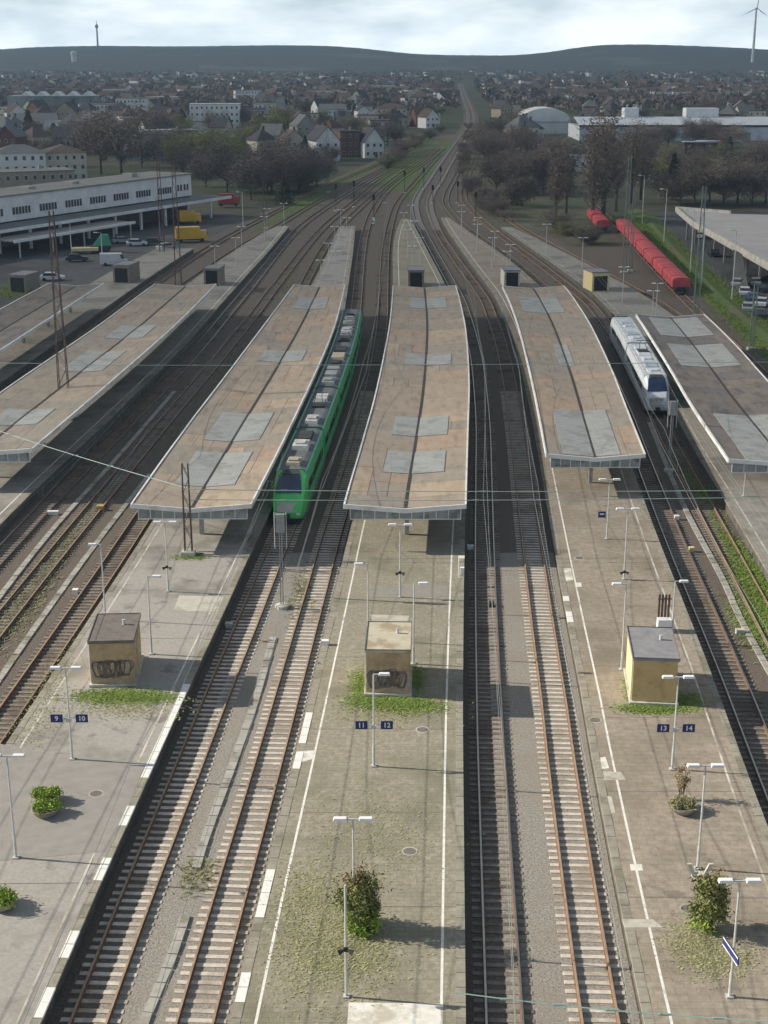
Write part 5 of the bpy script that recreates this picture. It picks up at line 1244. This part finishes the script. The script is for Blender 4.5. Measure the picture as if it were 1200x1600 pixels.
rs = random.Random(41)
for k in range(22):
    t = rs.random(); px, py = 752 + 70*t + rs.uniform(-14,30), 232 + 95*t + rs.uniform(-14,10); pt(px, py, rs.choice(('round','dark','round')), 'brown bare tree at the edge of the right-hand tracks', 'bare trees edging the right-hand tracks', rs.uniform(.5,.85), 1.3)
for k in range(12):
    t = rs.random(); px, py = 385 + 110*t + rs.uniform(-10,10), 308 - 14*t + rs.uniform(-10,4); pt(px, py, rs.choice(('dark','round','green')), 'bare tree in the row edging the left-hand tracks', 'bare trees edging the left-hand tracks', rs.uniform(.6,.95), 1.3)
for k in range(10):
    px, py = rs.uniform(255, 390), rs.uniform(238, 282); pt(px, py, rs.choice(('green','green','round')), 'olive budding tree in the grove behind the station building', 'grove behind the station building', rs.uniform(.7,1.0), 1.3)
def shrub_line(pts, n, where):
    for k in range(n):
        i = rs.randrange(len(pts) - 1); t = rs.random(); x = pts[i][0]*(1-t) + pts[i+1][0]*t + rs.uniform(-5,5); y = pts[i][1]*(1-t) + pts[i+1][1]*t + rs.uniform(-3,3)
        p = at(x, y, -.2); tree(p.x, p.y, rs.choice(('round','dark','green','round')), 'low bare shrub in the scrub ' + where, 'shrubs ' + where, rs.uniform(.22,.42), 1.5)
shrub_line([(600,262),(625,245),(650,228),(680,212),(705,195)], 26, 'left of the main line bend')
shrub_line([(735,205),(728,232),(722,262),(735,300),(760,330),(800,352)], 26, 'right of the main line bend')
shrub_line([(850,352),(900,372),(930,385)], 9, 'between the right tracks and the column-shaped trees')
BL = [(150,186,30,14,9),(205,180,26,14,11),(255,168,34,14,8),(385,165,26,14,12),(470,170,34,14,8),(500,160,30,12,10),(545,158,36,14,8),(600,150,30,14,10),(650,165,16,12,8),(300,150,40,14,9),(100,152,50,16,8),(20,150,40,16,9),(430,148,40,14,8),(180,158,30,14,10),(840,160,30,14,7),(905,165,26,12,8),(960,152,36,14,8),(1040,158,30,14,8),(1090,146,50,16,7),(1150,155,34,14,9),(1180,143,50,16,8)]
for k, (px, py, w, d, h) in enumerate(BL):
    ph(px, py, w*.8, d, h, rs.uniform(-.25,.25), 'flat', rs.choice(('wall_white','wall_white','wall_cream','wall_blue')), rs.choice(('flat_pale','flat_grey')), 'pale flat-roofed block in the middle distance of the town %s of the line' % ('left' if px < 700 else 'right'), 'pale flat blocks %s of the line' % ('left' if px < 700 else 'right'), cat='building', name='flat_block', chimney=False)
# houses and trees of the town, by area
CL = spl([(380,-36),(450,-26),(560,-8),(650,10),(760,26),(838,40),(1008,52),(1518,76),(2283,110)])
CR = spl([(380,62),(470,52),(560,46),(650,48),(760,54),(838,62),(1008,72),(1518,96),(2283,132)])
taken = [(o.location.x, o.location.y) for o in col.objects if o.parent is None and o.type == 'EMPTY' and o.location.y > 380]
def free(x, y, r): return all((x - a)**2 + (y - b)**2 > r*r for a, b in taken)
WHITE = [('wall_white','pale walled'), ('wall_cream','cream walled'), ('wall_grey','grey walled'), ('wall_brick','brick walled'), ('wall_tan','tan walled')]
ROOFS = [('tile_red','red roof'), ('tile_brown','brown roof'), ('tile_dark','dark roof'), ('tile_dark','dark roof'), ('tile_grey','grey roof')]
cnt = 0
for k in range(3000):
    py = 122 + 128 * rnd.random() ** 1.15; px = rnd.uniform(-30, 1230); p = at(px, py, -.35)
    if p.y > 3200 or CL(p.y) - 8 < p.x < CR(p.y) + 6 or not free(p.x, p.y, 13.5): continue
    if px > 860 and 540 < p.y < 790: continue
    if px > 800 and p.y < 520: continue
    if px < 420 and p.y < 560: continue
    taken.append((p.x, p.y)); cnt += 1
    wl_, wt = rnd.choice(WHITE[:2] + WHITE); rm, rt = rnd.choice(ROOFS)
    side = 'left' if p.x < CL(p.y) else 'right'; dist = 'nearer' if p.y < 900 else ('middle' if p.y < 1500 else 'distant')
    house(p.x, p.y, rnd.uniform(8,13), rnd.uniform(9,12), rnd.uniform(4.5,8), rnd.uniform(-.7,.7), rnd.choice(('gable','gable','hip','hip','flat')), wl_, rm,
          '%s house with %s, %s in the town %s of the line' % (wt, rt, {'nearer':'near','middle':'midway','distant':'far off'}[dist], side), '%s %s houses with %s %s of the line' % (dist, wt, rt, side), windows=p.y < 1000, ridge=rnd.choice('xy'), chimney=p.y < 1400)
    if cnt >= 255: break
cnt = 0
for k in range(4000):
    py = 128 + 140 * rnd.random() ** .9; px = rnd.uniform(-20, 1220); p = at(px, py, -.35)
    if CL(p.y) - 4 < p.x < CR(p.y) + 3 or not free(p.x, p.y, 7.5): continue
    if px > 880 and 690 < p.y < 775: continue
    if px > 800 and p.y < 430: continue
    if px < 330 and p.y < 470: continue
    taken.append((p.x, p.y)); cnt += 1
    kd = rnd.choice(('round','dark','round','dark','round','green','conifer')); side = 'left' if p.x < CL(p.y) else 'right'; dist = 'nearer' if p.y < 900 else 'farther'
    tree(p.x, p.y, kd, {'round':'brown bare tree','dark':'dark bare tree','green':'yellow-green budding tree','conifer':'dark conifer'}[kd] + ' among the %s houses %s of the main line' % (dist, side), '%s %s trees %s of the line' % (dist, kd, side), rnd.uniform(.5,.9), 1.15)
    if cnt >= 240: break
# beyond the houses one can tell apart: pale specks of the far town
fh = [MB(), MB()]; r2 = random.Random(33)
for k in range(650):
    py = 112 + 55 * r2.random() ** 1.2; p = at(r2.uniform(-420, 1620), py, -.35)
    if CL(p.y) - 8 < p.x < CR(p.y) + 6 or not free(p.x, p.y, 10): continue
    w, d, h, a = r2.uniform(8,16), r2.uniform(8,12), r2.uniform(5,9), r2.uniform(-.8,.8); ca, sa = math.cos(a), math.sin(a)
    fh[0].box((p.x, p.y, h/2 - .3), (w, d, h), a)
    fh[1].add([(p.x + u*ca - v*sa, p.y + u*sa + v*ca, z) for u, v, z in ((-w*.55,-d*.55,h-.4),(w*.55,-d*.55,h-.4),(w*.55,d*.55,h-.4),(-w*.55,d*.55,h-.4),(-w*.5,0,h+3),(w*.5,0,h+3))], [(0,1,5,4),(2,3,4,5),(1,2,5),(3,0,4)])
setting('distant_houses', fh[0], M['wall_white'], 'stuff'); setting('distant_house_roofs', fh[1], M['tile_brown'], 'stuff')
# the distant wood reads as one mass
wood = [MB(), MB(), MB()]; r2 = random.Random(21)
for k in range(10500):
    py = 99.5 + 78 * r2.random() ** 1.7; px = r2.uniform(-420, 1620); p = at(px, py, 0)
    if p.y > 4300 or (CL(p.y) - 3 < p.x < CR(p.y) + 3 and p.y < 2400): continue
    hh = r2.uniform(5, 10); rr = hh * r2.uniform(.38,.55); wmb = wood[0 if r2.random() < .5 else (1 if r2.random() < .75 else 2)]
    for j in range(26):
        th, u = r2.uniform(0, 6.28), r2.uniform(-.35, 1); sr = math.sqrt(max(0, 1 - u*u)) * r2.uniform(.7,1.05)
        c = Vector((p.x + rr*sr*math.cos(th), p.y + rr*sr*math.sin(th), hh*.52 + hh*.46*u)); s = rr * r2.uniform(.25,.45)
        q = Quaternion((r2.uniform(-1,1), r2.uniform(-1,1), r2.uniform(-1,1), r2.uniform(-1,1))).normalized()
        wmb.add([c + q @ Vector(v) for v in ((-s,-s*.5,0),(s*.8,-s*.6,0),(.1*s,s,0))], [(0,1,2)])
setting('distant_wood', wood[0], M['twig_brown'], 'stuff'); setting('distant_dark_wood', wood[1], M['twig_dark'], 'stuff'); setting('distant_evergreens', wood[2], M['needle'], 'stuff')

# ------------------------------------------------------------------ hills on the horizon, towers
M['hill'] = mat('hill_wood', (0.045,0.045,0.035), (0.085,0.078,0.055), 0.03, 0.95, (0.12,0.12,0.075), 0.0035, (0.56,0.62), bump=.0)
SK = spl([(-400,80),(0,78),(60,75),(160,71.5),(230,71),(400,71),(500,73),(545,75),(600,80),(650,84),(750,85),(800,85),(850,81.5),(900,75),(940,71.5),(1000,71),(1060,72),(1150,74),(1200,76),(1600,80)])
def skyz(px, py, y):
    v = -(py - 800) / FPX; return CAMH + y * (-_s + v*_c) / (_c + v*_s)
mb = MB(); rows = [(3600,-.4),(3800,.10),(4000,.24),(4200,.42),(4400,.58),(4600,.74),(4800,.88),(5000,1.0),(5250,.95),(5500,.85)]; xs = list(range(-300, 1501, 6)); r2 = random.Random(5)
for y, t in rows:
    for px in xs:
        x = (px - 600) / FPX * (y * _c + 38 * _s) ; zr = skyz(px, SK(px), 5000)
        z = zr * t if t > 0 else -.4
        mb.v.append((x, y, z + (r2.uniform(-.5,.5) + 3*math.sin(px*.013 + y*.004)*t if t > 0 else 0)))
nx = len(xs)
for i in range(len(rows) - 1):
    for k in range(nx - 1): mb.f.append((i*nx+k, i*nx+k+1, (i+1)*nx+k+1, (i+1)*nx+k)); mb.m.append(0)
setting('hills', mb, M['hill'], smooth=True)
def hx(px, y): return (px - 600) / FPX * (y * _c + 38 * _s)
y = 4850; zb = skyz(155, 74, y); root = thing('telecom_tower', (hx(155, y), y, zb), 'slender telecom tower on the wooded hill at upper left', 'tower'); hh = skyz(155, 35, y) - zb
m_ = MB(); m_.tube((0,0,-5), (0,0,hh*.78), 3.2, 10, 2.4); lpart('shaft', m_, M['wall_grey'], root); m_ = MB(); m_.lathe([(2,hh*.76),(5.4,hh*.80),(5.4,hh*.88),(2.4,hh*.92)], 12); lpart('pod', m_, M['wall_grey'], root); m_ = MB(); m_.tube((0,0,hh*.9), (0,0,hh*1.08), 1.3, 6, .5); lpart('antenna', m_, M['wall_grey'], root)
y = 4150; zb = skyz(117, 92, y); root = thing('white_tank', (hx(117, y), y, zb), 'white rounded tank on the hillside at upper left', 'tank')
m_ = MB(); m_.lathe([(7.5,-30),(7.5,10),(9.5,13),(9,18),(6,20),(1,21)], 14); lpart('shell', m_, M['wall_white'], root)
y = 3400; zb = skyz(1174, 92, y); root = thing('wind_turbine', (hx(1174, y), y, zb), 'white wind turbine at the upper right edge', 'wind turbine'); hh = skyz(1180, 14, y) - zb
m_ = MB(); m_.tube((0,0,-8), (0,0,hh), 3.4, 12, 2.0); lpart('tower', m_, M['wall_white'], root); m_ = MB(); m_.box((0,-1,hh+1.5), (4,10,4)); lpart('nacelle', m_, M['wall_white'], root)
for k, a in enumerate((4, 124, 244)):
    m_ = MB(); t = R(a); u = Vector((math.sin(t),0,math.cos(t))); w = Vector((math.cos(t),0,-math.sin(t))); c = Vector((0,-7,hh+1.5))
    q = [c + w*-.8, c + w*.8, c + u*10 + w*1.3, c + u*40 + w*.2, c + u*10 - w*.7]; m_.add(q + [x_ + Vector((0,.7,0)) for x_ in q], [(0,1,2,3,4),(9,8,7,6,5)] + [(i,5+i,5+(i+1)%5,(i+1)%5) for i in range(5)]); lpart('blade', m_, M['wall_white'], root)
m_ = MB(); m_.tube((0,-8.6,hh+1.5), (0,-5.5,hh+1.5), 1.0, 10, 2.2); lpart('hub', m_, M['wall_white'], root)

# ------------------------------------------------------------------ the cloud bank whose shade lies over the town
cm_ = bpy.data.materials.new('cloud'); cm_.use_nodes = True; n, l = cm_.node_tree.nodes, cm_.node_tree.links; n.clear()
o_n = n.new('ShaderNodeOutputMaterial'); df = n.new('ShaderNodeBsdfDiffuse'); tr = n.new('ShaderNodeBsdfTranslucent'); tp = n.new('ShaderNodeBsdfTransparent'); mx1 = n.new('ShaderNodeMixShader'); mx2 = n.new('ShaderNodeMixShader')
df.inputs[0].default_value = (.9,.9,.9,1); tr.inputs[0].default_value = (.78,.87,.98,1); mx1.inputs[0].default_value = .25
g = n.new('ShaderNodeNewGeometry'); sx_ = n.new('ShaderNodeSeparateXYZ'); ns = n.new('ShaderNodeTexNoise'); ns.inputs['Scale'].default_value = .006; ns.inputs['Detail'].default_value = 4
mr = n.new('ShaderNodeMapRange'); mr.inputs['From Min'].default_value = 300; mr.inputs['From Max'].default_value = 415; mr.inputs['To Max'].default_value = .70
ml = n.new('ShaderNodeMath'); ml.operation = 'MULTIPLY_ADD'; ml.inputs[1].default_value = 90; 
l.new(g.outputs['Position'], sx_.inputs[0]); l.new(g.outputs['Position'], ns.inputs['Vector']); l.new(ns.outputs['Fac'], ml.inputs[0]); l.new(sx_.outputs[1], ml.inputs[2]); l.new(ml.outputs[0], mr.inputs['Value'])
l.new(df.outputs[0], mx1.inputs[1]); l.new(tr.outputs[0], mx1.inputs[2]); l.new(mr.outputs[0], mx2.inputs[0]); l.new(tp.outputs[0], mx2.inputs[1]); l.new(mx1.outputs[0], mx2.inputs[2]); l.new(mx2.outputs[0], o_n.inputs[0])
mb = MB(); r2 = random.Random(3); CXS = [-3900 + 90*i for i in range(68)]; CYS = [250 + 100*i for i in range(54)]
for yy in CYS:
    for xx in CXS: mb.v.append((xx, yy, 640 + r2.uniform(-25,25) + 30*math.sin(xx*.004)*math.cos(yy*.003)))
nx = len(CXS)
for i in range(len(CYS) - 1):
    for k in range(nx - 1): mb.f.append((i*nx+k, i*nx+k+1, (i+1)*nx+k+1, (i+1)*nx+k)); mb.m.append(0)
setting('cloud', mb, cm_, 'structure', True)

# ------------------------------------------------------------------ haze
hz = bpy.data.materials.new('haze'); hz.use_nodes = True; n, l = hz.node_tree.nodes, hz.node_tree.links; n.clear()
o_n = n.new('ShaderNodeOutputMaterial'); pv = n.new('ShaderNodeVolumePrincipled'); pv.inputs['Color'].default_value = (.47,.71,1.0,1); pv.inputs['Density'].default_value = 0.00014; pv.inputs['Anisotropy'].default_value = 0.25
l.new(pv.outputs[0], o_n.inputs['Volume'])
mb = MB(); mb.box((0, 2850, 128), (5200, 5900, 262)); setting('haze', mb, hz, 'stuff')
